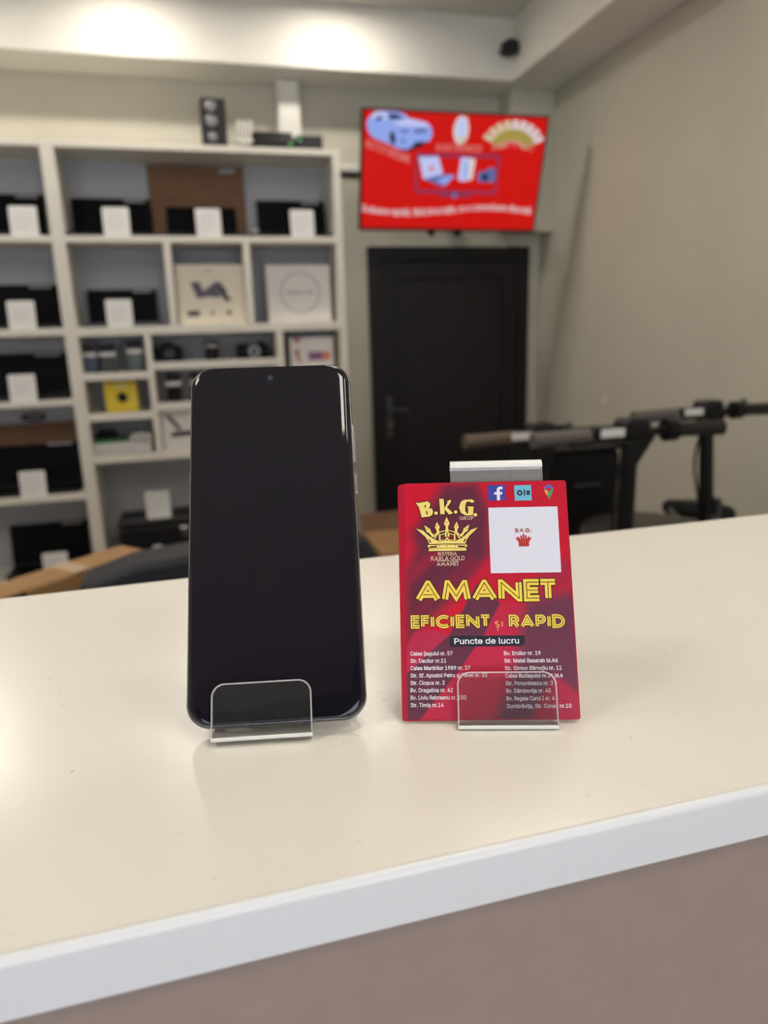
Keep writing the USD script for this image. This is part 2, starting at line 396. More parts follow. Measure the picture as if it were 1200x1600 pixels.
# lamps: recessed spots close to the bulkhead and square panels over the counter
def downlight(x, y, where, z=ZC):
    t = thing('recessed_downlight', 'round recessed ceiling downlight washing the white bulkhead, ' + where, 'ceiling light', (x, y, z), group='recessed downlights along the bulkhead')
    part(t, 'trim_ring', lathe([(.052, 0), (.075, 0), (.078, -.006), (.070, -.012), (.055, -.010), (.052, 0)]), 'white_paint')
    part(t, 'lamp', moved(cyl((0, 0, 0), (0, 0, -.006), .052), z=0), 'lamp_glass')
for x, where in ((-2.1, 'furthest left'), (-1.12, 'second from the left'), (-.14, 'above the left shelving'), (.84, 'nearest the television')):
    downlight(x, 3.58, where)
def panel_light(x, y, where, w=.6, h=.6):
    t = thing('ceiling_panel_light', 'flat glowing ceiling light panel ' + where, 'ceiling light', (x, y, ZC), group='ceiling light panels')
    part(t, 'panel_frame', cat_([bx(-w / 2 - .02, w / 2 + .02, -h / 2 - .02, -h / 2, -.02, 0), bx(-w / 2 - .02, w / 2 + .02, h / 2, h / 2 + .02, -.02, 0), bx(-w / 2 - .02, -w / 2, -h / 2, h / 2, -.02, 0), bx(w / 2, w / 2 + .02, -h / 2, h / 2, -.02, 0)]), 'white_paint')
    part(t, 'diffuser', bx(-w / 2, w / 2, -h / 2, h / 2, -.014, -.002), 'panel_glass')
for x, y, where, w, h in ((-1.5, .3, 'above the left end of the counter', .6, .6), (.5, .62, 'above the right part of the counter', .5, .5),
                          (-1.35, 1.25, 'on the left before the shelving', .45, .45), (1.05, 1.75, 'between counter and television', .45, .45),
                          (.58, -.74, 'wide one behind the counter front', .46, .56), (1.30, -.74, 'slim one closest to the right wall', .18, .56)):
    panel_light(x, y, where, w, h)

# ================================================================ the counter
CZ, CF, CB = 1.299, .1805, .4967
t = thing('countertop', 'long cream laminate counter top with a white front edge', 'counter')
part(t, 'top_slab', bx(-1.7, 1.35, CF + .0022, CB, CZ - .02, CZ, .0008), 'counter_laminate')
prof = Polygon([(0, 0), (0, .0168), (.0006, .0186), (.0019, .0199), (.0021, .0200), (.0021, 0), (.0016, -.0006), (.0006, -.0006)])
eb = trimesh.creation.extrude_polygon(affinity.translate(prof, 0, 0), 3.05, engine='earcut')
eb.apply_transform(np.array([[0, 0, 1, -1.7], [1, 0, 0, CF], [0, 1, 0, CZ - .0201], [0, 0, 0, 1.0]]))
part(t, 'edge_band', eb, 'edge_band', 'bluish white glossy front edge band')
t = thing('counter_base', 'taupe laminate front panel under the counter top', 'counter base')
part(t, 'front_panel', bx(-1.68, 1.33, CF + .004, CF + .022, .06, CZ - .0205, .001), 'taupe_panel')
part(t, 'back_panel', bx(-1.68, 1.33, CB - .04, CB - .022, .06, CZ - .0205), 'shelf_board')
part(t, 'side_panel', bx(-1.68, -1.662, CF + .022, CB - .04, .06, CZ - .0205), 'taupe_panel')
part(t, 'side_panel', bx(1.312, 1.33, CF + .022, CB - .04, .06, CZ - .0205), 'taupe_panel')
part(t, 'plinth', bx(-1.66, 1.31, CF + .04, CB - .05, 0, .06), 'black_matte')

# ================================================================ acrylic stands
def acrylic_stand(label, loc, yaw, tilt, half, lip_len, plate_len, front, backo, leg, rise):
    """bent sheet: front lip, ledge, leaning back plate, bend, rear leg; local y away from the viewer"""
    t = thing('acrylic_stand', label, 'display stand', loc, yaw, group='clear acrylic display stands')
    th = .0016; s, c = math.sin(tilt), math.cos(tilt)
    # lip, with rounded upper corners
    g = unary_union([rrect(2 * half, lip_len, .0055, 8, 0, lip_len / 2), sbox(-half, 0, half, lip_len / 2)])
    rim = g.difference(g.buffer(-.0006)).intersection(sbox(-half, .001, half, lip_len))
    def lean(m, y, z):
        m = m.copy(); m.apply_transform(trimesh.transformations.rotation_matrix(-tilt, [1, 0, 0])); m.apply_translation([0, y, z]); return m
    lip = ext(g.buffer(-.0006), th); lip.apply_transform(D2T)
    part(t, 'front_lip', lean(lip, front, rise + .0004), 'acrylic_clear', smooth=20)
    rm = ext(rim, th); rm.apply_transform(D2T)
    part(t, 'lip_edge', lean(rm, front, rise + .0004), 'acrylic_edge', smooth=20)
    led = LineString([(front - .0006, rise + th / 2), (backo + .0016, th / 2)]).buffer(th / 2, cap_style='flat')
    b = ext(led, 2 * half); b.apply_translation([0, 0, -half]); b.apply_transform(np.array([[0, 0, 1, 0], [1, 0, 0, 0], [0, 1, 0, 0], [0, 0, 0, 1.0]])); b.fix_normals()
    part(t, 'ledge', b, 'acrylic_edge', smooth=20)
    part(t, 'ledge_edge', cyl((-half, front - .0010, rise + .0007), (half, front - .0010, rise + .0007), .0009, n=12), 'acrylic_bend', 'bright polished bend under the lip')
    pl = bx(-half, half, 0, th, 0.0, plate_len); 
    part(t, 'back_plate', lean(pl, backo, th), 'acrylic_haze', smooth=20)
    ty, tz = backo + plate_len * s, th + plate_len * c
    # the bend at the top and the rear leg
    r = .0035; arc = [(ty + r * (1 - math.cos(a)) * c + r * math.sin(a) * s, tz - r * (1 - math.cos(a)) * s + r * math.sin(a) * c) for a in np.linspace(0, math.pi * .92, 12)]
    line = LineString(arc).buffer(th / 2, cap_style='flat')
    b = ext(line, 2 * half); b.apply_translation([0, 0, -half]); b.apply_transform(np.array([[0, 0, 1, 0], [1, 0, 0, 0], [0, 1, 0, 0], [0, 0, 0, 1.0]])); b.fix_normals()
    part(t, 'top_bend', b, 'acrylic_bend')
    e = arc[-1]; lg = LineString([e, (e[0] + leg, .0009)]).buffer(th / 2, cap_style='flat')
    b = ext(lg, 2 * half); b.apply_translation([0, 0, -half]); b.apply_transform(np.array([[0, 0, 1, 0], [1, 0, 0, 0], [0, 1, 0, 0], [0, 0, 0, 1.0]])); b.fix_normals()
    part(t, 'rear_leg', b, 'acrylic_clear', smooth=20)

PT, PY = math.radians(29.5), math.radians(-11.2)
phone_loc = np.array([.02233, .2723, 1.30266])
def off(loc, yaw, dx, z): return (loc[0] + dx * math.cos(yaw), loc[1] + dx * math.sin(yaw), z)
acrylic_stand('clear acrylic stand with rounded front lip holding the dark smartphone', off(phone_loc, PY, -.0060, CZ), PY, PT, .0208, .0222, .11, -.0064, .0040, .03, .0021)
CT, CY = math.radians(25.4), math.radians(-17.6)
card_loc = np.array([.1109, .2508, 1.3008])
acrylic_stand('clear acrylic stand with white bent top holding the red flyers', off(card_loc, CY, .0058, CZ), CY, CT, .0209, .0226, .1105, -.0038, .0016, .035, .0005)

# ================================================================ smartphone
PW, PH, PT2 = .07605, .1661, .0089
t = thing('smartphone', 'black smartphone with curved glass screen standing switched off', 'smartphone', phone_loc, PY, PT)
def ring(w, h, r, n=10):
    pts = []
    for cx, cy, a0 in ((1, 1, 0), (-1, 1, 90), (-1, -1, 180), (1, -1, 270)):
        for a in np.radians(np.linspace(a0, a0 + 90, n)):
            pts.append((cx * (w / 2 - r) + r * math.cos(a), cy * (h / 2 - r) + r * math.sin(a)))
    # extra points on the long sides keep the loft even
    return np.array(pts)
def loft(levels, cap0=False, cap1=False):
    V, F = [], []; n = None
    for (w, h, r, z) in levels:
        p = ring(w, h, r); n = len(p)
        V += [(x, -z, y + PH / 2) for x, y in p]
    for k in range(len(levels) - 1):
        for i in range(n):
            j = (i + 1) % n; a, b, c, d = k * n + i, k * n + j, (k + 1) * n + j, (k + 1) * n + i
            F += [[a, b, c], [a, c, d]]
    for flag, k in ((cap0, 0), (cap1, len(levels) - 1)):
        if flag:
            V.append((0, -levels[k][3], PH / 2)); ci = len(V) - 1
            for i in range(n):
                j = (i + 1) % n; F.append([ci, k * n + i, k * n + j] if k else [ci, k * n + j, k * n + i])
    m = trimesh.Trimesh(np.array(V), np.array(F), process=False); m.fix_normals(); return m
zf, zfrm = PT2 / 2, .0018
lev = [(PW - .0014, PH - .0020, .0094, zfrm)]
for a in np.radians(np.linspace(0, 90, 22)):
    ix, iy = .0064 * (1 - math.cos(a)), .0011 * (1 - math.cos(a))
    lev.append((PW - .0014 - 2 * ix, PH - .0020 - 2 * iy, .0094 - .0022 * (1 - math.cos(a)), zfrm + (zf - zfrm) * math.sin(a)))
scr = part(t, 'screen', loft(lev, True, True), 'phone_glass', 'black glossy glass screen with curved long edges', smooth=True)
part(t, 'frame', loft([(PW - .0012, PH - .0012, .0096, -zfrm), (PW - .0003, PH - .0003, .0099, -zfrm * .7), (PW, PH, .010, 0), (PW - .0003, PH - .0003, .0099, zfrm * .8), (PW - .0010, PH - .0010, .0097, zfrm + .0001), (PW - .004, PH - .004, .009, zfrm + .0001)], False, True), 'phone_frame', 'polished silver metal frame', smooth=40)
lev = [(PW - .0012 - 2 * .004 * (1 - math.cos(a)), PH - .0012 - 2 * .001 * (1 - math.cos(a)), .0095 - .001 * (1 - math.cos(a)), -zfrm - (zf - zfrm) * math.sin(a)) for a in np.radians(np.linspace(0, 90, 8))]
part(t, 'back_cover', loft(lev, True, True), 'phone_back', smooth=True)
cz = PH - .0076
part(t, 'front_camera', cat_([moved(draw(Point(0, 0).buffer(.0026), zf + .00002, .00004), z=cz)]), 'camera_ring', smooth=False)
part(t, 'camera_lens', cat_([moved(draw(Point(0, 0).buffer(.0013), zf + .00007, .00004), z=cz)]), 'camera_lens', smooth=False)
part(t, 'volume_button', bx(PW / 2 - .0006, PW / 2 + .0008, -.0010, .0010, PH * .700, PH * .812, .0005), 'phone_button')
part(t, 'power_button', bx(PW / 2 - .0006, PW / 2 + .0008, -.0010, .0010, PH * .606, PH * .665, .0005), 'phone_button')
for xx in (-.0115, .0112):
    part(t, 'antenna_line', bx(xx - .0007, xx + .0007, -.0012, .0009, -.00012, .0008), 'graphite')

# ================================================================ flyers
FW, FH = .0734, .1041
def flyer_sheet(name, label, dx, dy, back, roll):
    ey = np.array([-math.sin(CY), math.cos(CY), 0]); b = ey * math.cos(CT) - np.array([0, 0, 1]) * math.sin(CT)
    ex = np.array([math.cos(CY), math.sin(CY), 0])
    loc = card_loc + b * back + ex * dx + (ey * math.sin(CT) + np.array([0, 0, 1]) * math.cos(CT)) * dy
    t = thing(name, label, 'flyer', loc, CY, CT, roll, group='stack of red flyers')
    g = rrect(FW, FH, .0012, 4, 0, FH / 2)
    m = ext(g, .00028); m.apply_translation([0, 0, -.00028]); m.apply_transform(D2T)
    part(t, 'sheet', m, 'flyer_red')
    return t
fl = flyer_sheet('flyer', 'red printed pawnshop flyer with gold lettering, front sheet of the stack', 0, 0, 0, 0)
flyer_sheet('flyer', 'red flyer sheet just behind the printed front flyer, sticking out at its left', -.0012, -.0001, .00034, .003)
flyer_sheet('flyer', 'rearmost red flyer sheet, its edge furthest out at the left of the stack', -.0020, -.0002, .00068, .006)
K = FW / .074            # drawing units below are millimetres on a 74 x 105 card
def mm(g): return affinity.translate(affinity.scale(g, K / 1000, FH / 105, origin=(0, 0)), -FW / 2, 0)
# background print, evaluated on a fine grid
PB = [  # polygon, colour (sRGB), softness mm
 ([[18.2, 104.5], [34.2, 105.5], [39.6, 91.0], [38.5, 71.0], [29.3, 60.6], [18.9, 49.4], [5.9, 38.4], [-0.2, 31.0], [-0.4, 62.5], [4.9, 74.1], [2.7, 81.5], [11.8, 94.7]], (92, 38, 60), 4.5, .95),
 ([[34.2, 106], [39.8, 91.0], [38.6, 71.0], [75, 60], [75, 106]], (198, 12, 44), .5, 1),
 ([[-0.5, 55.4], [-0.4, 62.5], [21.2, 83.1], [24.3, 78.9]], (158, 26, 58), 2.0, .7),
 ([[-0.1, 38.5], [-0.1, 43.2], [29.6, 71.2], [32.4, 67.7]], (140, 30, 60), 2.0, .6),
 ([[38.5, 71.6], [75, 64.1], [75, 59.8], [60.2, 54.4], [47.3, 50.4], [42.2, 49.3], [31.5, 43.6], [25.1, 45.1], [32.1, 60.5]], (196, 16, 50), .4, 1),
 ([[60, 66], [76, 70], [76, 48], [55, 50]], (140, 40, 70), 3.0, .5),
 ([[32.0, 58.5], [42.2, 49.9], [34.1, 35.3], [23.8, 21.7], [5.3, -2], [-2, -2], [-2, 20.0], [19.2, 36.3], [25.1, 46.5]], (100, 44, 66), .5, 1),
 ([[-0.2, 29.3], [3.8, 37.0], [10.7, 38.6], [19.2, 36.3], [0.2, 19.5]], (182, 38, 72), .5, 1),
 ([[42.2, 49.9], [51.5, 48.9], [52.2, 33.7], [45.9, 17.5], [36.9, -2], [3.8, -2], [23.8, 21.7], [34.1, 35.3]], (192, 32, 66), .4, 1),
 ([[53.0, 50.3], [76, 54.1], [76, 6.5], [64.0, 17.4], [53.2, -2], [36.4, -2], [47.4, 22.9]], (106, 50, 72), 4.0, 1),
 ([[64.5, 17.4], [76, 8.0], [76, -2], [55.9, -2]], (178, 38, 70), .4, 1)]
lin = lambda c: np.where(np.asarray(c) / 255. < .04, np.asarray(c) / 255. / 12.92, ((np.asarray(c) / 255. + .055) / 1.055) ** 2.4)
nx, ny = 148, 210
gx, gy = np.meshgrid(np.linspace(.35, 73.65, nx), np.linspace(.35, 104.65, ny))
pt = shapely.points(gx.ravel(), gy.ravel())
col = np.tile(lin((206, 12, 46)), (nx * ny, 1))
for pl, c, soft, al in PB:
    P = Polygon(pl).buffer(0); d = shapely.distance(P.boundary, pt) * np.where(shapely.contains(P, pt), 1, -1)
    k = np.clip((d + soft) / (2 * soft), 0, 1); k = (k * k * (3 - 2 * k) * al)[:, None]
    col = col * (1 - k) + lin(c) * k
ii, jj = np.meshgrid(np.arange(nx - 1), np.arange(ny - 1)); q = (jj * nx + ii).ravel()
ff = np.vstack([np.stack([q, q + 1, q + nx + 1], 1), np.stack([q, q + nx + 1, q + nx], 1)])
vv = np.stack([gx.ravel() * K / 1000 - FW / 2, np.full(nx * ny, -.00004), gy.ravel() * FH / 105], 1)
bgm = usdkit.mesh(stage, fl + '/background_print', (vv, ff), LOOK['flyer_print'])
bgm.CreateDisplayColorAttr(Vt.Vec3fArray.FromNumpy(col.astype(np.float32)))
UsdGeom.PrimvarsAPI(bgm).GetPrimvar('displayColor').SetInterpolation('vertex')
Z1, Z2, Z3 = .00008, .00013, .00018
def ink(name, g, z, m, parent=fl): return part(parent, name, draw(mm(g), z), m, smooth=False)
def headline(name, text, w, box_, gap, inl_w, back=.45):
    g, inl = strokes(text, w, gap); a, b, c, d = g.bounds
    sx, sy = (box_[2] - box_[0]) / (c - a), (box_[3] - box_[1]) / (d - b)
    line = inl.buffer(inl_w / 2, cap_style='flat', join_style='mitre', mitre_limit=2)
    tr = lambda q: affinity.translate(affinity.scale(q, sx, sy, origin=(a, b)), box_[0] - a, box_[1] - b)
    face, line = tr(g), tr(line)
    ink(name + '_shadow', face.buffer(back), Z1, 'ink_brown')
    ink(name, face.difference(line), Z2, 'ink_yellow')
headline('title_lettering', 'AMANET', .28, (4.9, 50.3, 66.5, 60.2), .07, .035, .35)
headline('slogan_lettering', 'EFICIENT', .28, (2.4, 39.0, 37.0, 44.9), .12, .045, .22)
headline('slogan_lettering', 'RAPID', .28, (45.4, 38.6, 69.8, 44.6), .10, .045, .22)
g, _ = strokes('SI', .20, .25); g = unary_union([fit(g, 39.3, 39.1, 42.8, 42.0), Polygon([(40.3, 38.7), (41.0, 38.7), (40.6, 37.7), (40.2, 37.8)])])
ink('slogan_lettering', g, Z2, 'ink_orange')
# B.K.G.
def big(ch, x0, y0, x1, y1, rot, w=.30):
    g, _ = strokes(ch, w, 0); return affinity.rotate(fit(g, x0, y0, x1, y1), rot, origin='centroid')
bkg = [Polygon([(5.66, 95.8), (6.95, 95.6), (10.98, 96.31), (12.08, 95.3), (11.9, 94.0), (11.08, 93.05), (12.68, 93.01), (13.29, 91.69), (12.94, 90.24), (11.81, 89.46), (8.29, 89.06), (7.98, 90.04), (7.08, 93.8), (6.3, 94.96)])
       .difference(Polygon([(9.41, 94.82), (10.37, 94.86), (10.18, 93.3), (9.64, 93.08)])).difference(Polygon([(10.04, 92.1), (10.83, 91.92), (11.09, 90.29), (10.29, 89.98)])).buffer(.12),
       Polygon([(16.29, 97.47), (18.38, 97.42), (18.69, 90.26), (16.62, 90.31)]), Polygon([(18.76, 93.5), (20.09, 95.58), (19.79, 96.24), (21.57, 97.01), (21.74, 96.35), (20.87, 94.74), (19.72, 93.47), (22.52, 90.65), (20.59, 90.05), (18.6, 92.53)]),
       Polygon([(26.66, 96.22), (27.95, 96.74), (30.81, 96.76), (30.82, 96.95), (32.22, 96.07), (31.24, 95.28), (30.15, 95.96), (28.72, 95.94), (28.03, 94.39), (27.86, 91.64), (28.7, 90.17), (29.34, 90.48), (29.48, 92.8), (28.96, 93.56), (31.73, 93.49), (31.38, 89.78), (29.63, 89.5), (27.74, 89.71), (26.02, 90.88), (25.29, 93.17), (25.83, 95.1)]).buffer(.1),
       Point(14.71, 90.84).buffer(.78), Point(23.65, 91.2).buffer(.78), Point(32.5, 89.7).buffer(.8)]
bkg = unary_union(bkg)
ink('company_initials_shadow', bkg.buffer(.4), Z1, 'ink_brown'); ink('company_initials', bkg, Z2, 'ink_gold')
def serif(text, x0, y0, x1, y1, w=.16): return fit(strokes(text, w, .09, serif=.17)[0], x0, y0, x1, y1)
for nm, b, c in (('GRUP', (25.2, 87.5, 31.6, 89.1), 'ink_cream'), ('BIJUTERIA', (15.1, 71.4, 23.6, 72.9), 'ink_cream'), ('KARLA GOLD', (11.9, 69.1, 27.0, 71.0), 'ink_cream'), ('AMANET', (14.4, 66.7, 24.3, 68.4), 'ink_cream')):
    ink('small_lettering', serif(nm, *b), Z2, c)
ink('rule_line', sbox(14.4, 68.75, 24.2, 68.95), Z2, 'ink_cream')
# crown: drawn in a 0..1 box, mirrored about x = .5
def crown():
    def zz(p): return [((x - 105) / 880., (862 - y) / 517.) for x, y in p]
    wing = Polygon(zz([(105, 515), (205, 545), (300, 640), (420, 700), (500, 690), (545, 640), (545, 762), (292, 762), (272, 700), (232, 640)]))
    band = Polygon(zz([(278, 862), (546, 862), (546, 770), (270, 770), (265, 800), (285, 805)]))
    def spike(base, tip, half):
        (bx_, by), (tx, ty) = base, tip; d = np.array([tx - bx_, ty - by], float); L = np.linalg.norm(d); d /= L; n = np.array([-d[1], d[0]])
        m = np.array(base) + d * (L * .52); s = np.array(base) + d * (L * .18)
        dia = Polygon(zz([tuple(s), tuple(m + n * half), tip, tuple(m - n * half)]))
        stem = LineString(zz([base, tuple(m)])).buffer(.022)
        hole = Point(zz([tuple(np.array(base) + d * L * .62)])[0]).buffer(.011)
        return unary_union([dia, stem]).difference(hole)
    half_ = [wing, band, spike((350, 640), (222, 462), 34), spike((420, 600), (403, 415), 36),
             LineString(zz([(340, 640), (420, 580), (520, 555)])).buffer(.014), LineString(zz([(545, 690), (520, 600), (440, 620), (440, 690)])).buffer(.013), LineString(zz([(370, 670), (410, 600)])).buffer(.012)]
    left = unary_union(half_)
    left = left.difference(unary_union([Polygon(zz([(295, 790), (398, 784), (398, 808), (295, 814)])), Point(zz([(430, 788)])[0]).buffer(.012),
        LineString(zz([(280, 762), (546, 752)])).buffer(.007), LineString(zz([(285, 826), (546, 818)])).buffer(.006), LineString(zz([(330, 660), (430, 712), (500, 705), (546, 640)])).buffer(.007), LineString(zz([(290, 690), (310, 730)])).buffer(.010)]))
    right = affinity.scale(left, -1, 1, origin=(.5, 0))
    c = unary_union([left, right, spike((545, 560), (545, 342), 42), LineString(zz([(545, 520), (520, 640)])).buffer(.012), LineString(zz([(545, 520), (570, 640)])).buffer(.012)])
    return c.difference(unary_union([Point(zz([(545, 700)])[0]).buffer(.016), Point(zz([(545, 786)])[0]).buffer(.012)]))
CR = crown()
cg = affinity.translate(affinity.scale(CR, 28.1, 15.6, origin=(0, 0)), 5.4, 73.4)
ink('crown_emblem_shadow', unary_union([cg.buffer(.35)]), Z1, 'ink_brown'); ink('crown_emblem', cg, Z2, 'ink_gold')
# white square (the code itself is left out) with the little red emblem
sq = ink('white_square', sbox(38.4, 63.0, 69.5, 92.9), Z1, 'ink_qr_white')
ink('square_emblem', affinity.translate(affinity.scale(CR.buffer(.028), 6.9, 5.6, origin=(0, 0)), 50.2, 75.0), Z2, 'ink_logo_red')
sb, _ = strokes('B K G', .36, .2, space=.25)
ink('square_lettering', unary_union([fit(sb, 50.0, 81.2, 56.6, 83.2), Point(51.9, 81.5).buffer(.26), Point(54.4, 81.5).buffer(.26), Point(57.1, 81.5).buffer(.26)]), Z2, 'ink_logo_brown')
# app icons
ink('social_icon', sbox(38.6, 96.2, 46.4, 103.4), Z1, 'ink_blue')
f_ = unary_union([sbox(42.5, 96.2, 43.9, 101.0), LineString([(43.2, 100.6), (43.3, 101.6), (43.9, 102.0), (45.2, 101.95)]).buffer(.62, cap_style='flat'), sbox(41.4, 98.9, 45.0, 100.1)])
ink('social_icon_letter', f_, Z2, 'ink_white')
ink('market_icon', sbox(50.5, 95.9, 58.2, 103.1), Z1, 'ink_sky')
o = Point(52.9, 99.5).buffer(1.25).difference(Point(52.9, 99.5).buffer(.6))
l_ = sbox(54.75, 98.2, 55.3, 101.0)
x_ = unary_union([LineString([(56.0, 98.6), (57.4, 100.4)]).buffer(.36, cap_style='flat'), LineString([(56.0, 100.4), (57.4, 98.6)]).buffer(.36, cap_style='flat')])
ink('market_icon_letters', unary_union([o, l_, x_]), Z2, 'ink_navy')
pc = (66.05, 100.9); pin = unary_union([Point(pc).buffer(2.2), Polygon([(63.95, 100.3), (68.15, 100.3), (66.05, 96.0)])]).difference(Point(pc).buffer(.85))
sec = dict(ink_pin_blue=[(60, 101.5), (66.05, 100.9), (72, 103), (72, 106), (60, 106)], ink_pin_red=[(60, 101.5), (66.05, 100.9), (62, 99.6), (60, 99.6)], ink_pin_yellow=[(60, 99.6), (62, 99.6), (66.05, 100.9), (65, 97.5), (60, 97.5)], ink_pin_green=[(66.05, 100.9), (72, 103), (72, 94), (60, 94), (60, 97.5), (65, 97.5)])
for k, v in sec.items():
    ink('map_pin', pin.intersection(Polygon(v)), Z1, k)
# banner and addresses
bn = Polygon([(20.2, 35.6), (52.0, 35.6), (52.0, 33.0), (51.6, 31.8), (50.2, 31.0), (19.3, 31.0), (19.3, 33.6), (19.5, 35.0)])
ink('banner', bn, Z1, 'ink_navy')
def line_(text, x, y, h, w, z=Z2, m='ink_white'):
    part(fl, 'address_line', words_at(text, x * K / 1000 - FW / 2, y * FH / 105, z, h / 1000, w * K / 1000), m, smooth=False)
part(fl, 'banner_lettering', words_at('Puncte de lucru', 21.3 * K / 1000 - FW / 2, 32.2 * FH / 105, Z2, .0024, 28.2 * K / 1000), 'ink_white', smooth=False)
LA = ['Calea Șagului nr. 57', 'Str. Dacilor nr.11', 'Calea Martirilor 1989 nr. 27', 'Str. Sf. Apostol Petru și Pavel nr. 32', 'Str. Cloșca nr. 2', 'Bv. Dragalina nr. 42', 'Bv. Liviu Rebreanu nr. 150', 'Str. Timiș nr.14']
LB = ['Bv. Eroilor nr. 19', 'Str. Matei Basarab bl.A6', 'Str. Simion Bărnuțiu nr. 11', 'Calea Buziașului nr.14 bl.4', 'Str. Porumbescu nr. 2', 'Bv. Dâmbovița nr. 43', 'Bv. Regele Carol I nr. 4', 'Dumbrăvița, Str. Conac nr.10']
WA = [18.4, 15.6, 26.0, 33.2, 14.8, 18.3, 24.0, 14.2]
WB = [15.8, 23.0, 24.4, 24.6, 20.2, 19.0, 20.4, 27.3]
for i in range(8):
    line_(LA[i], 2.0 - .035 * i, 27.4 - 3.12 * i, 1.62, WA[i])
    line_(LB[i], 42.7 + .06 * i, 27.2 - 3.18 * i, 1.62, WB[i])

# ================================================================ shelving
SY0, SY1 = 3.85, 4.15
sh = thing('shelving_unit', 'tall white open shelving unit of many compartments along the back wall', 'shelving unit')
B0 = -.5145; E0, E1 = .798, .836
def sb_(x0, x1, z0, z1, name='shelf', y0=SY0): part(sh, name, bx(x0, x1, y0, SY1, z0, z1, .0015), 'shelf_board')
sb_(-1.40, E1, 2.362, 2.390, 'top_board')
sb_(-.575, B0, 0, 2.362, 'upright'); sb_(E0, E1, 0, 2.362, 'upright'); sb_(-1.40, -1.362, 0, 2.362, 'upright')
part(sh, 'back_panel', bx(-1.362, E0, SY1 - .008, SY1, .0, 2.362), 'shelf_back', 'grey back panel')
LXa, LXb = -1.362, -.575
for z0, z1 in ((1.945, 1.975), (1.516, 1.551), (1.177, 1.206), (.696, .727), (.262, .292)): sb_(LXa, LXb, z0, z1)
sb_(B0, E0, 1.945, 1.975); sb_(B0, E0, 1.508, 1.550); sb_(B0, E0, .873, .909); sb_(B0, E0, .262, .292)
sb_(-.071, -.036, 1.550, 1.945, 'divider'); sb_(.317, .351, 1.550, 1.945, 'divider')
sb_(-.205, -.175, .909, 1.508, 'divider'); sb_(.456, .491, 1.290, 1.508, 'divider')
sb_(B0, -.205, 1.292, 1.327); sb_(B0, -.205, 1.090, 1.125)
sb_(-.175, .456, 1.333, 1.370); sb_(-.175, E0, 1.126, 1.162); sb_(.456, E0, 1.262, 1.290)
sb_(.30, .33, .909, 1.126, 'divider')

# ---- laptops with price cards
def laptop(label, x0, x1, z, lid_h, tilt, shade='black_plastic', y=3.885, depth=.20, group='laptops for sale on the shelves'):
    w = x1 - x0
    t = thing('laptop', label, 'laptop', ((x0 + x1) / 2, y, z), group=group)
    part(t, 'base', bx(-w / 2, w / 2, 0, depth, 0, .018, .003), shade)
    part(t, 'keyboard', bx(-w / 2 + .03, w / 2 - .03, .075, depth - .02, .018, .0195), 'black_matte')
    part(t, 'touchpad', bx(-.05, .05, .012, .065, .018, .0186), 'graphite')
    def lean(m):
        m = m.copy(); m.apply_transform(trimesh.transformations.rotation_matrix(-tilt, [1, 0, 0])); m.apply_translation([0, depth - .004, .016]); return m
    part(t, 'lid', lean(bx(-w / 2, w / 2, 0, .007, 0, lid_h, .002)), shade)
    part(t, 'screen', lean(bx(-w / 2 + .006, w / 2 - .006, -.0008, 0, .012, lid_h - .007)), 'screen_black')
    part(t, 'sticker', lean(bx(w * .16, w * .42, -.0016, -.0009, lid_h - .018, lid_h - .006)), 'paper_grey')
    return t
def price_card(label, x, z, w=.122, h=.132, y=3.853, group='price cards standing in front of laptops'):
    t = thing('price_card', label, 'price card', (x, y, z), group=group)
    g = rrect(w, h, .008, 4, 0, h / 2); m = ext(g, .0012); m.apply_transform(D2T)
    m.apply_transform(trimesh.transformations.rotation_matrix(-.10, [1, 0, 0])); m.apply_translation([0, .004, 0])
    part(t, 'front_sheet', m, 'paper')
    lg = bx(-w * .3, w * .3, 0, .001, 0, h * .8); lg.apply_transform(trimesh.transformations.rotation_matrix(.10, [1, 0, 0])); lg.apply_translation([0, .026, 0])
    part(t, 'rear_leg', lg, 'paper')
    bars = unary_union([sbox(-w * .36, h * k, w * q, h * k + .004) for k, q in ((.78, .30), (.64, .36), (.52, .22), (.40, .33), (.24, .10))])
    b = ext(bars, .0003); b.apply_translation([0, 0, .0013]); b.apply_transform(D2T); b.apply_transform(trimesh.transformations.rotation_matrix(-.10, [1, 0, 0])); b.apply_translation([0, .004, 0])
    part(t, 'print', b, 'paper_pale')
ZT, Z2_, Z3_ = 1.975, 1.550, 1.206
laptop('black open laptop at the left of the top row, right of the upright', -.500, -.112, ZT, .200, .16)
laptop('black open laptop in front of the brown carton, top row', -.045, .315, ZT, .196, .16)
laptop('black open laptop at the right end of the top row', .425, .795, ZT, .204, .16)
laptop('black open laptop on the top left shelf, left of the upright', -1.00, -.622, ZT, .214, .16)
laptop('black open laptop on the second left shelf, left of the upright', -1.01, -.612, 1.551, .210, .16)
laptop('smaller grey-based laptop alone in the second row compartment', -.480, -.130, Z2_, .182, .16, 'laptop_grey')
laptop('large black laptop on the third left shelf beside the three small devices', -1.09, -.604, Z3_, .215, .14)
laptop('wide black laptop in front of the long brown carton, fourth left shelf', -1.08, -.610, .727, .230, .14)
laptop('black laptop on the lowest left shelf above the leaning carton', -1.02, -.622, .292, .225, .16)
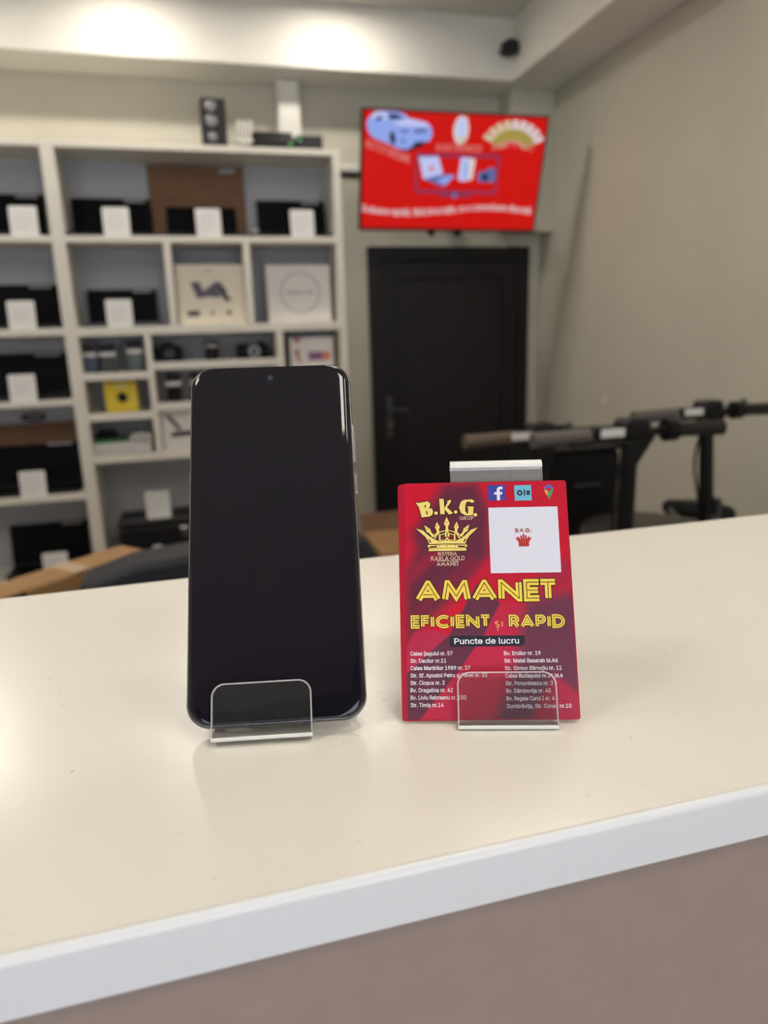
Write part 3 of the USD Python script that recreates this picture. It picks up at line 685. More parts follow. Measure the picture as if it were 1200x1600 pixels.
for lab, x, z in (('white price card on the top row laptop beside the upright', -.276, ZT), ('white price card before the laptop and brown carton', .158, ZT), ('white price card on the right end laptop of the top row', .628, ZT),
                  ('white price card on the top left shelf', -.686, ZT), ('white price card on the second left shelf', -.754, 1.551), ('white price card before the small second row laptop', -.310, Z2_),
                  ('white price card on the large laptop, third left shelf', -.798, Z3_), ('white price card on the wide laptop, fourth left shelf', -.817, .727), ('white price card on the lowest left shelf laptop', -.766, .292)):
    price_card(lab, x, z)

# ---- cartons
def carton(name, label, x0, x1, y0, y1, z0, z1, m='cardboard', cat='box', tape=True, group=None):
    t = thing(name, label, cat, ((x0 + x1) / 2, (y0 + y1) / 2, z0), group=group); a, b, h = (x1 - x0) / 2, (y1 - y0) / 2, z1 - z0
    part(t, 'body', bx(-a, a, -b, b, 0, h, .003), m)
    if tape:
        part(t, 'tape', bx(-a, a, -.024, .024, h, h + .0006), 'tape')
    return t
t = carton('cardboard_box', 'flat brown cardboard carton standing behind the top row laptop', -.118, .366, 4.106, 4.141, ZT, 2.352, 'cardboard_dark', tape=False)
part(t, 'flap', bx(-.235, .235, -.0192, -.0176, .24, .374), 'cardboard_dark', 'slightly darker folded flap')
part(t, 'label', bx(.12, .20, -.0200, -.0193, .345, .366), 'paper_grey')
carton('cardboard_box', 'long brown cardboard carton behind the wide laptop, fourth left shelf', -1.10, -.618, 4.112, 4.141, .727, 1.072, 'cardboard_dark', tape=False)

# boxed goods in row two and three
def print_on(t, name, g, y, m): 
    k = ext(g, .0004); k.apply_transform(D2T); k.apply_translation([0, y, 0]); part(t, name, k, m, smooth=False)
t = thing('product_box', 'cream retail box printed with a dark device picture', 'box', (.143, 3.93, Z2_))
part(t, 'body', bx(-.172, .172, 0, .07, 0, .300, .003), 'box_cream')
dev = Polygon([(-.10, .212), (-.055, .216), (-.035, .170), (-.012, .188), (.03, .216), (.065, .208), (.045, .165), (.05, .135), (-.02, .140), (-.07, .130)])
print_on(t, 'device_picture', dev, -.0003, 'print_violet'); print_on(t, 'device_picture', Polygon([(.04, .198), (.075, .185), (.083, .145), (.106, .124), (.070, .116), (.050, .150)]), -.0006, 'print_dark')
print_on(t, 'accessory_picture', unary_union([sbox(-.125, .045, -.065, .072), Point(.0, .06).buffer(.009), Point(.085, .06).buffer(.012)]), -.0003, 'print_dark')
print_on(t, 'caption', sbox(-.035, .265, .02, .275), -.0003, 'print_ring')
t = thing('product_box', 'white retail box with a thin printed ring and grey caption', 'box', (.603, 3.93, Z2_))
part(t, 'body', bx(-.170, .170, 0, .07, 0, .296, .003), 'box_white')
print_on(t, 'ring_print', Point(.005, .155).buffer(.108, 48).difference(Point(.005, .155).buffer(.096, 48)), -.0003, 'print_ring')
print_on(t, 'caption', unary_union([sbox(-.065 + .0145 * k, .148, -.065 + .0145 * k + .0105, .163) for k in range(10) if k != 6]), -.0003, 'print_grey')
t = thing('product_box', 'small white box with an orange and purple phone picture', 'box', (.652, 3.91, 1.290))
part(t, 'body', bx(-.118, .118, 0, .06, 0, .180, .003), 'box_white')
print_on(t, 'phone_picture', sbox(-.022, .060, .055, .105), -.0003, 'print_purple')
print_on(t, 'phone_picture', sbox(.055, .060, .100, .105), -.0003, 'print_orange')
print_on(t, 'red_corner', sbox(-.10, .158, -.062, .180), -.0003, 'print_red')
print_on(t, 'side_caption', unary_union([sbox(-.092, .075, -.072, .120), sbox(-.085, .055, -.060, .068)]), -.0003, 'print_red')
t = thing('product_box', 'bright yellow box with a round black dial picture', 'box', (-.353, 3.93, 1.125))
part(t, 'body', bx(-.080, .080, 0, .07, 0, .150, .002), 'yellow_card')
part(t, 'hanging_card', bx(-.076, .076, .058, .062, .15, .164), 'yellow_card')
k = lathe([(0, 0), (.024, 0), (.026, .004), (.020, .012), (.010, .014), (0, .014)], 24); k.apply_transform(trimesh.transformations.rotation_matrix(math.pi / 2, [1, 0, 0])); k.apply_translation([.005, -.0002, .075])
part(t, 'dial', k, 'black_plastic')
print_on(t, 'light_print', unary_union([sbox(-.02, .125, .035, .142), sbox(-.060, .055, -.035, .066), sbox(.036, .055, .066, .066)]), -.0003, 'yellow_pale')
t = thing('product_box', 'white box printed with a slanted pen and tablet', 'box', (-.010, 3.91, .909))
part(t, 'body', bx(-.162, .162, 0, .07, 0, .212, .002), 'box_white')
print_on(t, 'pen_picture', affinity.rotate(rrect(.105, .020, .008, 4, -.096, .148), -52, origin='centroid'), -.0003, 'print_dark')
print_on(t, 'tablet_picture', Polygon([(-.118, .070), (-.106, .098), (.10, .106), (.10, .078)]), -.0003, 'print_dark')

# upright phones with price strips
def strip_phone(label, x, z, sleeve, h=.145, w=.076):
    t = thing('boxed_phone', label, 'phone', (x, 3.94, z), group='small upright phones on the shelves')
    part(t, 'body', bx(-w / 2, w / 2, 0, .012, .004, h, .003), 'black_plastic')
    part(t, 'price_strip', bx(-w / 2 - .001, w / 2 + .001, -.0012, 0, h * .56, h * .70), 'paper')
    part(t, 'lower_sleeve', bx(-w / 2 + .004, w / 2 - .004, -.0012, 0, .012, h * .53), sleeve)
    part(t, 'foot', bx(-w / 2 + .008, w / 2 - .008, -.015, .03, 0, .004, .001), 'silver_soft')
strip_phone('upright phone with bluish lower half, left one of the pair beside the upright', -.486, 1.327, 'sleeve_blue')
strip_phone('upright phone with brownish lower half, right one of the pair', -.395, 1.327, 'sleeve_brown')
strip_phone('taller upright phone with teal lower half, apart from the pair', -.264, 1.327, 'sleeve_teal', .160)
strip_phone('black upright phone with price strip, right of the yellow box', -.088, 1.162, 'black_matte', .15)
strip_phone('black upright phone half hidden by the smartphone top corner', .036, 1.162, 'black_matte', .15)
# cameras and lens
t = thing('camera', 'black camera with rounded grip, left of the lens', 'camera', (-.100, 3.93, 1.370))
part(t, 'body', bx(-.070, .070, 0, .06, 0, .078, .012), 'black_matte')
part(t, 'viewfinder_hump', bx(-.032, .03, .004, .05, .072, .100, .010), 'black_matte')
part(t, 'grip', cyl((-.058, .004, .004), (-.058, .004, .078), .017), 'black_plastic')
part(t, 'lens', cyl((.008, 0, .040), (.008, -.045, .040), .031), 'black_plastic')
part(t, 'front_glass', cyl((.008, -.045, .040), (.008, -.0465, .040), .024), 'lens_glass')
t = thing('camera_lens', 'short black camera lens standing on end with a pale top', 'camera lens', (.124, 3.94, 1.370))
part(t, 'barrel', lathe([(0, 0), (.030, 0), (.034, .004), (.034, .060), (.040, .064), (.040, .084), (0, .084)]), 'black_plastic')
part(t, 'cap', lathe([(0, .084), (.038, .084), (.038, .098), (.034, .101), (0, .101)]), 'leather_brown')
part(t, 'label_band', lathe([(.0405, .066), (.0412, .066), (.0412, .080), (.0405, .080), (.0405, .066)]), 'print_grey')
t = thing('camera', 'small black camera with a silver ringed lens, right of the lens', 'camera', (.335, 3.94, 1.370))
part(t, 'body', bx(-.085, .085, 0, .045, 0, .078, .008), 'black_matte')
part(t, 'viewfinder_hump', bx(.030, .062, .006, .04, .074, .092, .006), 'black_plastic')
part(t, 'lens', cat_([cyl((.006, 0, .038), (.006, -.03, .038), .030)]), 'silver_soft', 'silver lens barrel')
part(t, 'front_glass', cyl((.006, -.03, .038), (.006, -.0315, .038), .017), 'lens_glass')
part(t, 'strap', tube(curve([(.084, .02, .06), (.10, -.01, .03), (.108, -.02, .006), (.090, -.035, .005), (.06, -.04, .005)]), .004, 8), 'black_matte')

# console corner
t = thing('game_console', 'low white slab game console on the lowest small shelf', 'game console', (-.378, 3.90, .909))
part(t, 'body', bx(-.148, .148, 0, .20, .004, .060, .003), 'white_plastic')
part(t, 'seam', bx(-.1484, .06, -.0005, 0, .029, .032), 'graphite')
part(t, 'foot', bx(-.13, .13, .01, .19, 0, .004), 'black_matte')
part(t, 'power_button', moved(cyl((0, 0, 0), (0, -.001, 0), .008), .12, 0, .045), 'print_grey')
t = thing('game_case', 'green plastic game case lying on the white console', 'game case', (-.443, 3.915, .969))
part(t, 'case', bx(-.075, .075, 0, .14, 0, .016, .003), 'green_plastic')
part(t, 'spine_label', bx(-.06, .06, -.0004, 0, .005, .011), 'green_pale')
def gamepad(label, loc, m):
    t = thing('game_controller', label, 'game controller', loc)
    S = [m3.Manifold.sphere(.018, 20).translate([x, y, z]) for x, y, z in ((-.03, 0, .022), (.03, 0, .022), (-.02, .03, .025), (.02, .03, .025))]
    b = m3.Manifold.batch_hull(S)
    for s in (-1, 1):
        b += m3.Manifold.batch_hull([m3.Manifold.sphere(.018, 20).translate([s * .034, 0, .024]), m3.Manifold.sphere(.012, 20).translate([s * .045, -.035, .014])])
    part(t, 'body', b, m)
    for s, y in ((-1, .02), (1, .0)):
        part(t, 'thumb_stick', cyl((s * .02, y, .040), (s * .02, y, .052), .008), 'black_plastic')
gamepad('black game controller lying on the green game case', (-.450, 3.965, .9838), 'black_matte')
gamepad('white game controller lying on the white console', (-.278, 3.960, .9676), 'white_plastic')
# small bits
t = thing('computer_mouse', 'small dark computer mouse beside the upright on the top row', 'computer mouse', (-.4995, 3.856, ZT))
b = m3.Manifold.batch_hull([m3.Manifold.sphere(.010, 20).translate([0, .012, .012]), m3.Manifold.sphere(.011, 20).translate([0, .020, .02]), m3.Manifold.sphere(.0095, 20).translate([0, .012, .0095])])
part(t, 'body', b, 'dark_grey'); part(t, 'wheel', cyl((-.002, .004, .024), (.002, .004, .024), .004), 'rubber_grey')
t = thing('charger_plug', 'small dark adapter standing between two top row laptops', 'adapter', (.385, 3.90, ZT))
part(t, 'body', bx(-.022, .022, 0, .04, 0, .046, .006), 'dark_grey'); part(t, 'light_band', bx(-.020, .020, -.0008, 0, .026, .040), 'paper_grey')
part(t, 'prong', cat_([cyl((-.008, .02, .045), (-.008, .02, .062), .0025), cyl((.008, .02, .045), (.008, .02, .062), .0025)]), 'silver_soft')
ring_pts = [(-.82 + .055 * math.cos(a), 4.127 + .006 * math.sin(2 * a), 1.072 + .018 + .015 * (1 + math.sin(a))) for a in np.linspace(0, 2 * math.pi, 40, endpoint=False)]
single('black_cable', tube(ring_pts, .007, 10, True), 'black_matte', 'loop of black cable on top of the long carton', 'cable')

# printer and its card
t = thing('printer', 'large black desktop printer on the bottom shelf behind the smartphone', 'printer', (-.20, 3.865, .292))
part(t, 'body', bx(-.235, .235, 0, .27, 0, .225, .012), 'black_plastic')
part(t, 'lid', bx(-.238, .238, .002, .268, .226, .262, .010), 'dark_grey')
part(t, 'paper_slot', bx(-.19, .06, -.002, 0, .06, .135), 'black_matte')
part(t, 'output_tray', bx(-.17, .04, -.012, -.002, .05, .066, .003), 'graphite')
part(t, 'control_strip', bx(.08, .20, -.002, 0, .15, .185), 'graphite')
part(t, 'sticker', bx(-.075, -.03, -.0035, -.0021, .10, .118), 'paper', 'small white sticker')
part(t, 'sticker', bx(.075, .115, -.0025, -.0003, .196, .212), 'paper', 'small white sticker')
price_card('white price card standing on the black printer', -.228, .5545, .124, .146, 3.875, group='price cards on machines')

# ================================================================ on top of the shelving
ZTOP = 2.390
t = thing('loudspeaker', 'black tower loudspeaker with silver drivers on top of the shelving', 'loudspeaker', (.226, 3.90, ZTOP))
part(t, 'cabinet', bx(-.060, .060, 0, .14, 0, .225, .006), 'dark_grey')
for z, r in ((.185, .024), (.120, .026), (.048, .020)):
    k = lathe([(r, 0), (r, .008), (r * .8, .010), (r * .72, .004), (r * .3, .002), (r * .28, .008), (0, .010)], 28); k.apply_transform(trimesh.transformations.rotation_matrix(math.pi / 2, [1, 0, 0])); k.apply_translation([-.012, 0, z])
    part(t, 'driver', k, 'silver_soft', 'silver speaker driver')
t = thing('white_cable_coil', 'bundle of coiled white cable beside the loudspeaker', 'cable', (.365, 3.97, ZTOP))
for i in range(5):
    pts = [(-.035 + .018 * i + .012 * math.sin(a), .045 * math.cos(a), .075 + .07 * math.sin(a)) for a in np.linspace(0, 2 * math.pi, 28, endpoint=False)]
    part(t, 'loop', tube(pts, .0052, 8, True), 'cream_plastic')
part(t, 'tie', moved(bx(-.047, .047, -.050, -.036, .04, .052, .003), 0, 0, 0), 'white_plastic')
t = thing('router', 'black angular router with antenna on top of the shelving', 'router', (.512, 3.94, ZTOP))
k = m3.Manifold.batch_hull([m3.Manifold.cube([.24, .14, .03]).translate([-.12, 0, .02]), m3.Manifold.cube([.22, .12, .02]).translate([-.11, .01, 0]), m3.Manifold.cube([.19, .10, .102]).translate([-.09, .03, 0])])
part(t, 'body', k, 'black_plastic', smooth=20)
part(t, 'antenna', tube([(-.09, .10, .09), (-.10, .11, .14), (-.115, .12, .18)], [.006, .005, .003], 10), 'black_plastic')
part(t, 'status_light', bx(.085, .097, -.001, .0005, .036, .046), 'led_green', 'green status light')
t = thing('video_recorder', 'flat black recorder box at the right end of the shelving top', 'recorder', (.705, 3.955, ZTOP))
part(t, 'body', bx(-.068, .068, 0, .16, .004, .088, .004), 'black_plastic')
part(t, 'front_panel', bx(-.064, .064, -.002, 0, .010, .080), 'dark_grey')
part(t, 'status_light', bx(-.058, -.046, -.003, -.002, .060, .070), 'led_green', 'green status light')
for sx in (-.05, .05): part(t, 'foot', cyl((sx, .02, 0), (sx, .02, .004), .008), 'black_matte')

# ================================================================ television
t = thing('television', 'wall television tilted down showing a red advertising screen', 'television', (1.40075, 3.79770, 1.99824), -.0616894, -.2969553, -.0132548)
TW, TH = .965, .555
part(t, 'casing', bx(-TW / 2, TW / 2, .001, .045, 0, TH, .006), 'black_plastic')
part(t, 'bezel', cat_([bx(-TW / 2, TW / 2, -.004, .001, 0, .014), bx(-TW / 2, TW / 2, -.004, .001, TH - .009, TH), bx(-TW / 2, -TW / 2 + .009, -.004, .001, .014, TH - .009), bx(TW / 2 - .009, TW / 2, -.004, .001, .014, TH - .009)]), 'black_plastic')
sc = part(t, 'screen', bx(-TW / 2 + .009, TW / 2 - .009, -.002, .0005, .014, TH - .009), 'tv_red', 'glowing red advertising picture', smooth=False)
def pic(name, g, m, z=1):
    k = ext(g, .0002); k.apply_translation([0, 0, .0021 + .0003 * z]); k.apply_transform(D2T); part(sc, name, k, m, smooth=False)
def pxp(pts, x0, x1, y0, y1, w, h):  # points in a w x h sketch, y down, mapped to a box on the screen
    return [(x0 + (x1 - x0) * a / w, y1 - (y1 - y0) * b / h) for a, b in pts]
# saloon car (sketch 1200 x 800 of the crop)
def cp(p): return Polygon([(x, min(y, .5445)) for x, y in p])
pic('car_picture', cp([(-0.46, 0.493), (-0.449, 0.514), (-0.422, 0.539), (-0.395, 0.548), (-0.363, 0.551), (-0.312, 0.546), (-0.275, 0.537), (-0.246, 0.518), (-0.197, 0.511), (-0.159, 0.504), (-0.133, 0.484), (-0.125, 0.453), (-0.137, 0.424), (-0.161, 0.416), (-0.207, 0.418), (-0.23, 0.393), (-0.254, 0.381), (-0.303, 0.387), (-0.336, 0.4), (-0.377, 0.413), (-0.426, 0.429), (-0.447, 0.449), (-0.456, 0.473)]), 'tv_blue')
pic('car_roof', cp([(-0.449, 0.514), (-0.422, 0.539), (-0.395, 0.548), (-0.363, 0.551), (-0.354, 0.514), (-0.373, 0.503), (-0.382, 0.53), (-0.421, 0.512)]), 'tv_blue_pale', 2)
pic('car_bonnet', cp([(-0.274, 0.512), (-0.246, 0.518), (-0.197, 0.511), (-0.159, 0.504), (-0.137, 0.484), (-0.219, 0.484), (-0.292, 0.485), (-0.333, 0.501)]), 'tv_blue_pale', 2)
pic('car_windscreen', cp([(-0.353, 0.533), (-0.311, 0.533), (-0.278, 0.519), (-0.278, 0.515), (-0.318, 0.512), (-0.348, 0.512)]), 'tv_dark', 3)
pic('car_side_window', cp([(-0.419, 0.506), (-0.406, 0.519), (-0.386, 0.521), (-0.382, 0.511), (-0.405, 0.503)]), 'tv_dark', 3)
pic('car_grille', cp([(-0.221, 0.474), (-0.157, 0.478), (-0.152, 0.462), (-0.213, 0.453)]), 'tv_blue_mid', 3)
pic('car_headlamp', cp([(-0.295, 0.468), (-0.251, 0.471), (-0.246, 0.459), (-0.274, 0.453)]), 'tv_blue_mid', 3)
pic('car_wheel', cp([(-0.341, 0.456), (-0.323, 0.46), (-0.314, 0.436), (-0.312, 0.401), (-0.328, 0.404), (-0.341, 0.421)]), 'tv_dark', 3)
pic('car_fog_lamp', cp([(-0.283, 0.423), (-0.264, 0.425), (-0.266, 0.413), (-0.28, 0.412)]), 'tv_dark', 3)
pic('car_underside', cp([(-0.23, 0.393), (-0.207, 0.418), (-0.149, 0.42), (-0.156, 0.409), (-0.196, 0.39), (-0.253, 0.372), (-0.303, 0.385), (-0.254, 0.381)]), 'tv_dark', 3)
def label_on_arc(text, x0, x1, yf, h, m, name):
    tm = words(text, h); w = tm.bounds[1][0]; v = tm.vertices.copy(); v[:, 0] = x0 + v[:, 0] * (x1 - x0) / w; v[:, 1] += yf(v[:, 0]); tm.vertices = v
    tm.apply_translation([0, 0, .0042]); tm.apply_transform(D2T); part(sc, name, tm, m, smooth=False)
label_on_arc('AUTOTURISME', -.462, -.235, lambda x: .388 - (x + .462) * .30, .036, 'tv_pink', 'caption')
label_on_arc('ELECTRONICE', -.100, .138, lambda x: .383 + 0 * x, .028, 'tv_pink', 'caption')
label_on_arc('BANI PE LOC', .195, .415, lambda x: .392 + .02 * np.sin((x - .195) / .22 * np.pi), .028, 'tv_pink', 'caption')
label_on_arc('Evaluare rapidă, fără birocrație, cu o comunicare discretă', -.470, .450, lambda x: .092 + .016 * np.sin((x + .47) / .92 * 2 * np.pi + np.pi), .032, 'tv_pearl', 'slogan')
ringg = Polygon(_arc(.022, .476, .040, .064, 0, 360, 40)); ringg = unary_union([ringg, Polygon([(.0, .50), (.05, .535), (.058, .48)])])
pic('ring_picture', ringg, 'tv_pearl'); pic('ring_stone', Polygon(_arc(.022, .485, .024, .042, 0, 360, 32)), 'tv_blue_pale', 2); pic('ring_band', Polygon(_arc(.028, .432, .018, .016, 0, 360, 20)), 'tv_cream', 2)
for i in range(9):
    a = math.radians(152 - 15.5 * i); c = (.305, .355)
    q = affinity.rotate(sbox(.055, -.0165, .178, .0165), math.degrees(a), origin=(0, 0)); q = affinity.scale(q, 1.0, .78, origin=(0, 0)); q = affinity.translate(q, c[0], c[1] + .038)
    pic('banknote', q, 'tv_cream' if i < 4 else 'tv_pearl', 1 + .3 * i)
    q2 = affinity.translate(affinity.scale(affinity.rotate(sbox(.06, -.022, .125, .022), math.degrees(a), origin=(0, 0)), 1, .78, origin=(0, 0)), c[0], c[1] + .038)
    pic('banknote_print', q2, 'tv_gold', 1.1 + .3 * i + .15)
fr = Polygon([(-.205, .366), (.246, .372), (.243, .186), (-.200, .184)])
pic('frame_picture', unary_union([fr.difference(fr.buffer(-.014, join_style='mitre')), sbox(-.07, .170, .10, .182)]), 'tv_purple')
pic('frame_knob', Point(.016, .176).buffer(.015), 'tv_blue_mid', 2)
pic('notebook_picture', Polygon([(-.188, .352), (-.085, .356), (-.055, .275), (-.158, .250)]), 'tv_blue_pale')
pic('notebook_picture', Polygon([(-.158, .250), (-.055, .275), (.012, .272), (-.045, .214)]), 'tv_blue_mid'); pic('notebook_picture', Polygon([(-.09, .245), (-.03, .268), (.008, .270), (-.04, .225)]), 'tv_blue', 2)
pic('notebook_emblem', Point(-.118, .300).buffer(.014), 'tv_pink', 2)
pic('phone_picture', affinity.rotate(rrect(.052, .110, .008, 4, .056, .300), -4), 'tv_blue_pale'); pic('phone_picture', affinity.rotate(rrect(.040, .100, .008, 4, .088, .302), -4), 'tv_pearl', 2); pic('phone_picture', sbox(.055, .26, .075, .335), 'tv_blue', 3)
pic('camera_picture', unary_union([rrect(.095, .050, .012, 4, .180, .268), Point(.200, .285).buffer(.028)]), 'tv_blue_mid'); pic('camera_picture', Point(.172, .266).buffer(.017), 'tv_dark', 2)
part(t, 'wall_bracket', cat_([bx(-.10, .10, .045, .065, .12, .42, .003), bx(-.03, .03, .065, .20, .20, .26, .003), bx(-.03, .03, .18, .43, .16, .21, .003), bx(-.10, .10, .395, .43, .02, .30, .003), bx(-.09, -.06, .05, .10, -.035, .12, .003), bx(.06, .09, .05, .10, -.035, .12, .003)]), 'black_matte')
t = thing('cable_raceway', 'white cable channel between the shelving and the television', 'cable channel', (0, 0, 0))
part(t, 'channel', bx(.838, 1.30, YB - .022, YB, 2.362, 2.400, .003), 'white_paint')
part(t, 'lower_cable', tube([(.838, YB - .008, 2.345), (1.30, YB - .008, 2.343)], .007, 10), 'black_matte', 'black cable running under the channel')
t = thing('security_camera', 'small black security camera at the inner corner of the bulkhead', 'camera', (1.775, 3.885, 2.915), yaw=.25)
part(t, 'housing', bx(-.034, .034, -.055, .025, -.034, .034, .010), 'black_plastic')
part(t, 'lens', cyl((0, -.055, 0), (0, -.062, 0), .020), 'lens_glass')
part(t, 'lens_ring', lathe([(.020, 0), (.026, 0), (.026, .004), (.020, .004), (.020, 0)], 24).apply_transform(trimesh.transformations.rotation_matrix(math.pi / 2, [1, 0, 0])).apply_translation([0, -.055, 0]), 'graphite')
part(t, 'mount', cyl((0, .02, 0), (0, .055, 0), .014), 'dark_grey')
t = thing('wall_cap', 'small white round cap on the plain right wall', 'wall cap', (XR, 3.404, 1.096))
k = lathe([(0, .010), (.010, .009), (.014, .004), (.015, 0), (0, 0)], 24); k.apply_transform(trimesh.transformations.rotation_matrix(-math.pi / 2, [0, 1, 0]))
part(t, 'cap', k, 'white_plastic'); part(t, 'rim', lathe([(.014, 0), (.018, 0), (.018, .002), (.014, .003), (.014, 0)], 24).apply_transform(trimesh.transformations.rotation_matrix(-math.pi / 2, [0, 1, 0])), 'cream_plastic')

# ================================================================ scooters
def scooter(label, loc, grip, s=1, lean=0.0, hb=1.21, half=.255, yaw=0.0, tagc=True):
    """loc: foot of the stem; the deck runs along s * y"""
    t = thing('electric_scooter', label, 'electric scooter', loc, yaw, group='electric scooters behind the counter')
    top = np.array([lean, 0, hb])
    def L(f): return np.array([0, 0, .16]) * (1 - f) + top * f
    part(t, 'stem', cat_([cyl(L(0), L(.55), .026, .024), cyl(L(.55), L(.97), .023, .021)]), 'black_plastic')
    part(t, 'stem_latch', cat_([cyl(L(.66) + [0, -.03, -.03], L(.66) + [0, -.03, .03], .018), moved(bx(-.008, .010, -.03, .03, -.04, .04, .005), L(.70)[0] + .028, 0, L(.70)[2])]), 'graphite', 'grey folding latch on the stem')
    part(t, 'latch_tab', moved(bx(-.006, .008, -.018, .018, -.022, .022, .005), L(.56)[0] + .028, -.005, L(.56)[2]), 'silver_soft')
    z = hb
    part(t, 'handlebar', tube([top + [-half + .10, 0, -.002], top + [-.06, 0, 0], top + [.06, 0, 0], top + [half - .10, 0, -.002]], .0105, 12), 'black_plastic')
    part(t, 'clamp_sleeve', cyl(top + [-half + .148, 0, 0], top + [-.03, 0, 0], .0185), 'black_plastic')
    part(t, 'grip', cyl(top + [-half, 0, -.003], top + [-half + .148, 0, 0], .0195, .0185), grip)
    part(t, 'grip', cyl(top + [half - .135, 0, 0], top + [half, 0, -.003], .0185, .0195), 'black_rubber')
    part(t, 'grip_end', lathe([(0, -.004), (.018, -.004), (.020, 0), (0, 0)], 20).apply_transform(trimesh.transformations.rotation_matrix(math.pi / 2, [0, 1, 0])).apply_translation(top + [half + .003, 0, -.003]), 'black_matte')
    part(t, 'display', moved(bx(-.036, .036, -.035, .035, -.020, .026, .010), *(top + [.004, 0, .010])), 'black_plastic')
    part(t, 'throttle', cyl(top + [half - .165, 0, 0], top + [half - .135, 0, 0], .028), 'black_plastic')
    part(t, 'bell', cyl(top + [half - .152, -.02, .02], top + [half - .152, -.035, .03], .010), 'graphite')
    part(t, 'brake_lever', tube(curve([top + [-.02, -.03, -.02], top + [-.07, -.05, -.012], top + [-half + .16, -.055, -.008], top + [-half + .07, -.05, -.012]]), .006, 8), 'black_plastic')
    part(t, 'neck', m3.Manifold.batch_hull([m3.Manifold.sphere(.022, 16).translate(list(L(.93))), m3.Manifold.sphere(.020, 16).translate(list(top)), m3.Manifold.sphere(.018, 16).translate(list(top + np.array([.05, 0, -.01])))]), 'black_plastic')
    if tagc:
        part(t, 'price_tag', moved(bx(-.032, .032, -.002, 0, -.010, .010), *(top + [-.064, -.024, .006])), 'paper', 'white paper price tag')
    part(t, 'brake_cable', tube(curve([top + [-.03, -.03, -.02], top + [-.07, -.05, -.14], L(.72) + [-.05, -.03, 0], L(.5) + [-.028, -.02, 0]]), .004, 8), 'black_matte')
    part(t, 'deck', bx(-.075, .075, min(s * .10, s * .72), max(s * .10, s * .72), .10, .16, .015), 'black_matte')
    part(t, 'front_fork', m3.Manifold.batch_hull([m3.Manifold.sphere(.035, 16).translate([0, 0, .22]), m3.Manifold.sphere(.035, 16).translate([0, s * .13, .13])]), 'black_plastic')
    for y in (-.03 * s, .82 * s):
        wv = lathe([(.035, -.025), (.095, -.025), (.110, -.012), (.110, .012), (.095, .025), (.035, .025), (.035, -.025)], 32); wv.apply_transform(trimesh.transformations.rotation_matrix(math.pi / 2, [0, 1, 0])); wv.apply_translation([0, y, .11])
        part(t, 'wheel', wv, 'black_matte')
    part(t, 'rear_mudguard', moved(bx(-.04, .04, -.09, .09, 0, .012, .004), 0, s * .80, .226), 'black_plastic')
scooter('electric scooter with a grey left grip, nearest the counter', (1.02, 1.52, 0), 'rubber_grey', -1, 0.01, 1.214, .262)
scooter('electric scooter with the ribbed brown grip, before the black door', (.93, 1.80, 0), 'rubber_brown', 1, 0.0, 1.178, .225)
scooter('electric scooter furthest right, standing against the plain wall', (1.615, 1.86, 0), 'rubber_grey', 1, -.09, 1.206, .258)
t = thing('equipment_case', 'tall black boxy case between the scooters', 'case', (1.205, 2.12, 0))
part(t, 'body', bx(-.135, .115, -.13, .17, 0, 1.085, .012), 'black_matte')
part(t, 'lid', bx(-.137, .117, -.132, .172, 1.086, 1.10, .005), 'black_plastic')
part(t, 'carry_handle', cat_([bx(-.06, .04, -.15, -.132, .97, .985, .004)]), 'dark_grey')
t = thing('bar_stool', 'round dark brown padded stool seat behind the near scooter', 'stool', (1.245, 1.74, 0))
part(t, 'seat', lathe([(0, .855), (.165, .855), (.182, .868), (.185, .885), (.172, .900), (.12, .908), (0, .911)], 40), 'leather_brown')
part(t, 'post', cyl((0, 0, .03), (0, 0, .855), .028), 'graphite')
part(t, 'base', lathe([(0, 0), (.19, 0), (.19, .012), (.06, .03), (0, .03)], 40), 'graphite')
t = thing('saddle_stool', 'black bicycle style saddle with a pale rim behind the right scooter', 'saddle', (1.72, 2.10, -.0))
S = m3.Manifold.batch_hull([m3.Manifold.sphere(.028, 20).translate([-.12, 0, .845]), m3.Manifold.sphere(.03, 20).translate([-.02, .02, .818]), m3.Manifold.sphere(.032, 20).translate([.07, .06, .812]), m3.Manifold.sphere(.032, 20).translate([.07, -.06, .812])])
part(t, 'saddle', S, 'black_plastic')
part(t, 'rim', tube(curve([(-.140, -.02, .845), (-.10, -.034, .808), (-.05, -.045, .785), (.0, -.06, .782), (.05, -.085, .782)]), .008, 10), 'silver_soft', 'pale metal rim under the saddle')
part(t, 'post', cyl((.02, 0, .02), (.02, 0, .81), .018), 'graphite')
part(t, 'base', lathe([(0, 0), (.17, 0), (.17, .012), (.04, .03), (0, .03)], 32).apply_translation([.02, 0, 0]), 'graphite')

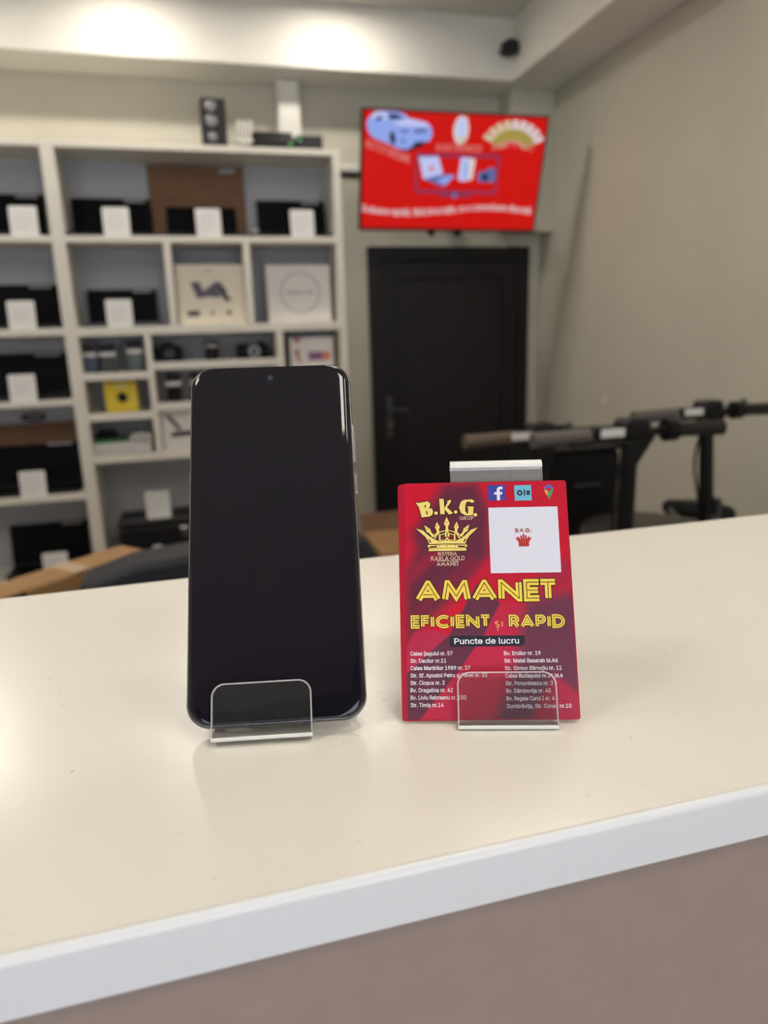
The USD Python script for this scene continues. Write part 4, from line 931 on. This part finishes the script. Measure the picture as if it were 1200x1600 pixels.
# ================================================================ chair and cartons behind the counter
t = thing('office_chair', 'dark grey padded office chair back behind the smartphone', 'office chair', (.03, 1.30, 0), yaw=.02)
g = rrect(.56, .62, .11, 10, 0, .77); g2 = rrect(.50, .56, .09, 10, 0, .77)
pad = m3.Manifold.batch_hull([m3.Manifold.sphere(.022, 24).translate([x, y, z]) for x, y0, y1, z in ((-.262, .0, .075, .985), (-.235, .012, .085, 1.030), (-.16, .012, .09, 1.052), (.02, .012, .095, 1.068), (.20, .012, .09, 1.072), (.262, .012, .085, 1.058), (.288, .0, .075, 1.015), (.28, -.02, .05, .55), (-.26, -.02, .05, .55)) for y in (y0, y1)])
part(t, 'backrest', pad, 'leather_dark')
part(t, 'headrest_seam', tube(curve([(-.20, -.010, .99), (-.05, -.010, 1.005), (.10, -.010, 1.010), (.22, -.010, 1.005)]), .003, 8), 'black_matte')
part(t, 'seat', bx(-.26, .26, -.44, .06, .43, .53, .04), 'leather_dark')
for s in (-1, 1):
    part(t, 'armrest', cat_([bx(s * .30 - .03, s * .30 + .03, -.34, -.04, .70, .735, .012), bx(s * .30 - .015, s * .30 + .015, -.22, -.16, .46, .70, .004)]), 'black_plastic')
part(t, 'post', cyl((0, -.19, .09), (0, -.19, .43), .028), 'graphite')
sp = []
for i in range(5):
    a = 2 * math.pi * i / 5; sp.append(cyl((0, -.19, .10), (.30 * math.cos(a), -.19 + .30 * math.sin(a), .075), .024, .016))
    part(t, 'caster', moved(cyl((-.012, 0, 0), (.012, 0, 0), .03), .30 * math.cos(a), -.19 + .30 * math.sin(a), .03), 'black_matte')
part(t, 'base', cat_(sp), 'black_plastic')
t = thing('cardboard_box', 'long slim cardboard carton leaning across the left behind the counter', 'box', (-.165, 1.700, 0), yaw=.76)
part(t, 'body', bx(-.95, 0, -.045, .045, 0, 1.0, .006), 'cardboard')
part(t, 'tape', cat_([bx(-.46, -.40, -.046, .046, .9995, 1.0008), bx(-.46, -.40, -.0462, -.0448, .88, 1.0006)]), 'tape'); part(t, 'tape', bx(-.19, -.15, -.046, .046, 1.0, 1.0008), 'tape')
part(t, 'carry_slot', bx(-.345, -.300, -.0464, -.0452, .955, .995), 'black_matte')
t = thing('cardboard_box', 'open cardboard carton near the foot of the black door', 'box', (1.02, 3.18, 0))
part(t, 'body', bx(-.25, .25, -.20, .20, 0, .505, .004), 'cardboard')
fl_ = bx(-.25, .25, 0, .004, 0, .10); fl_.apply_transform(trimesh.transformations.rotation_matrix(-.5, [1, 0, 0])); fl_.apply_translation([0, .19, .502])
part(t, 'flap', fl_, 'cardboard_dark')
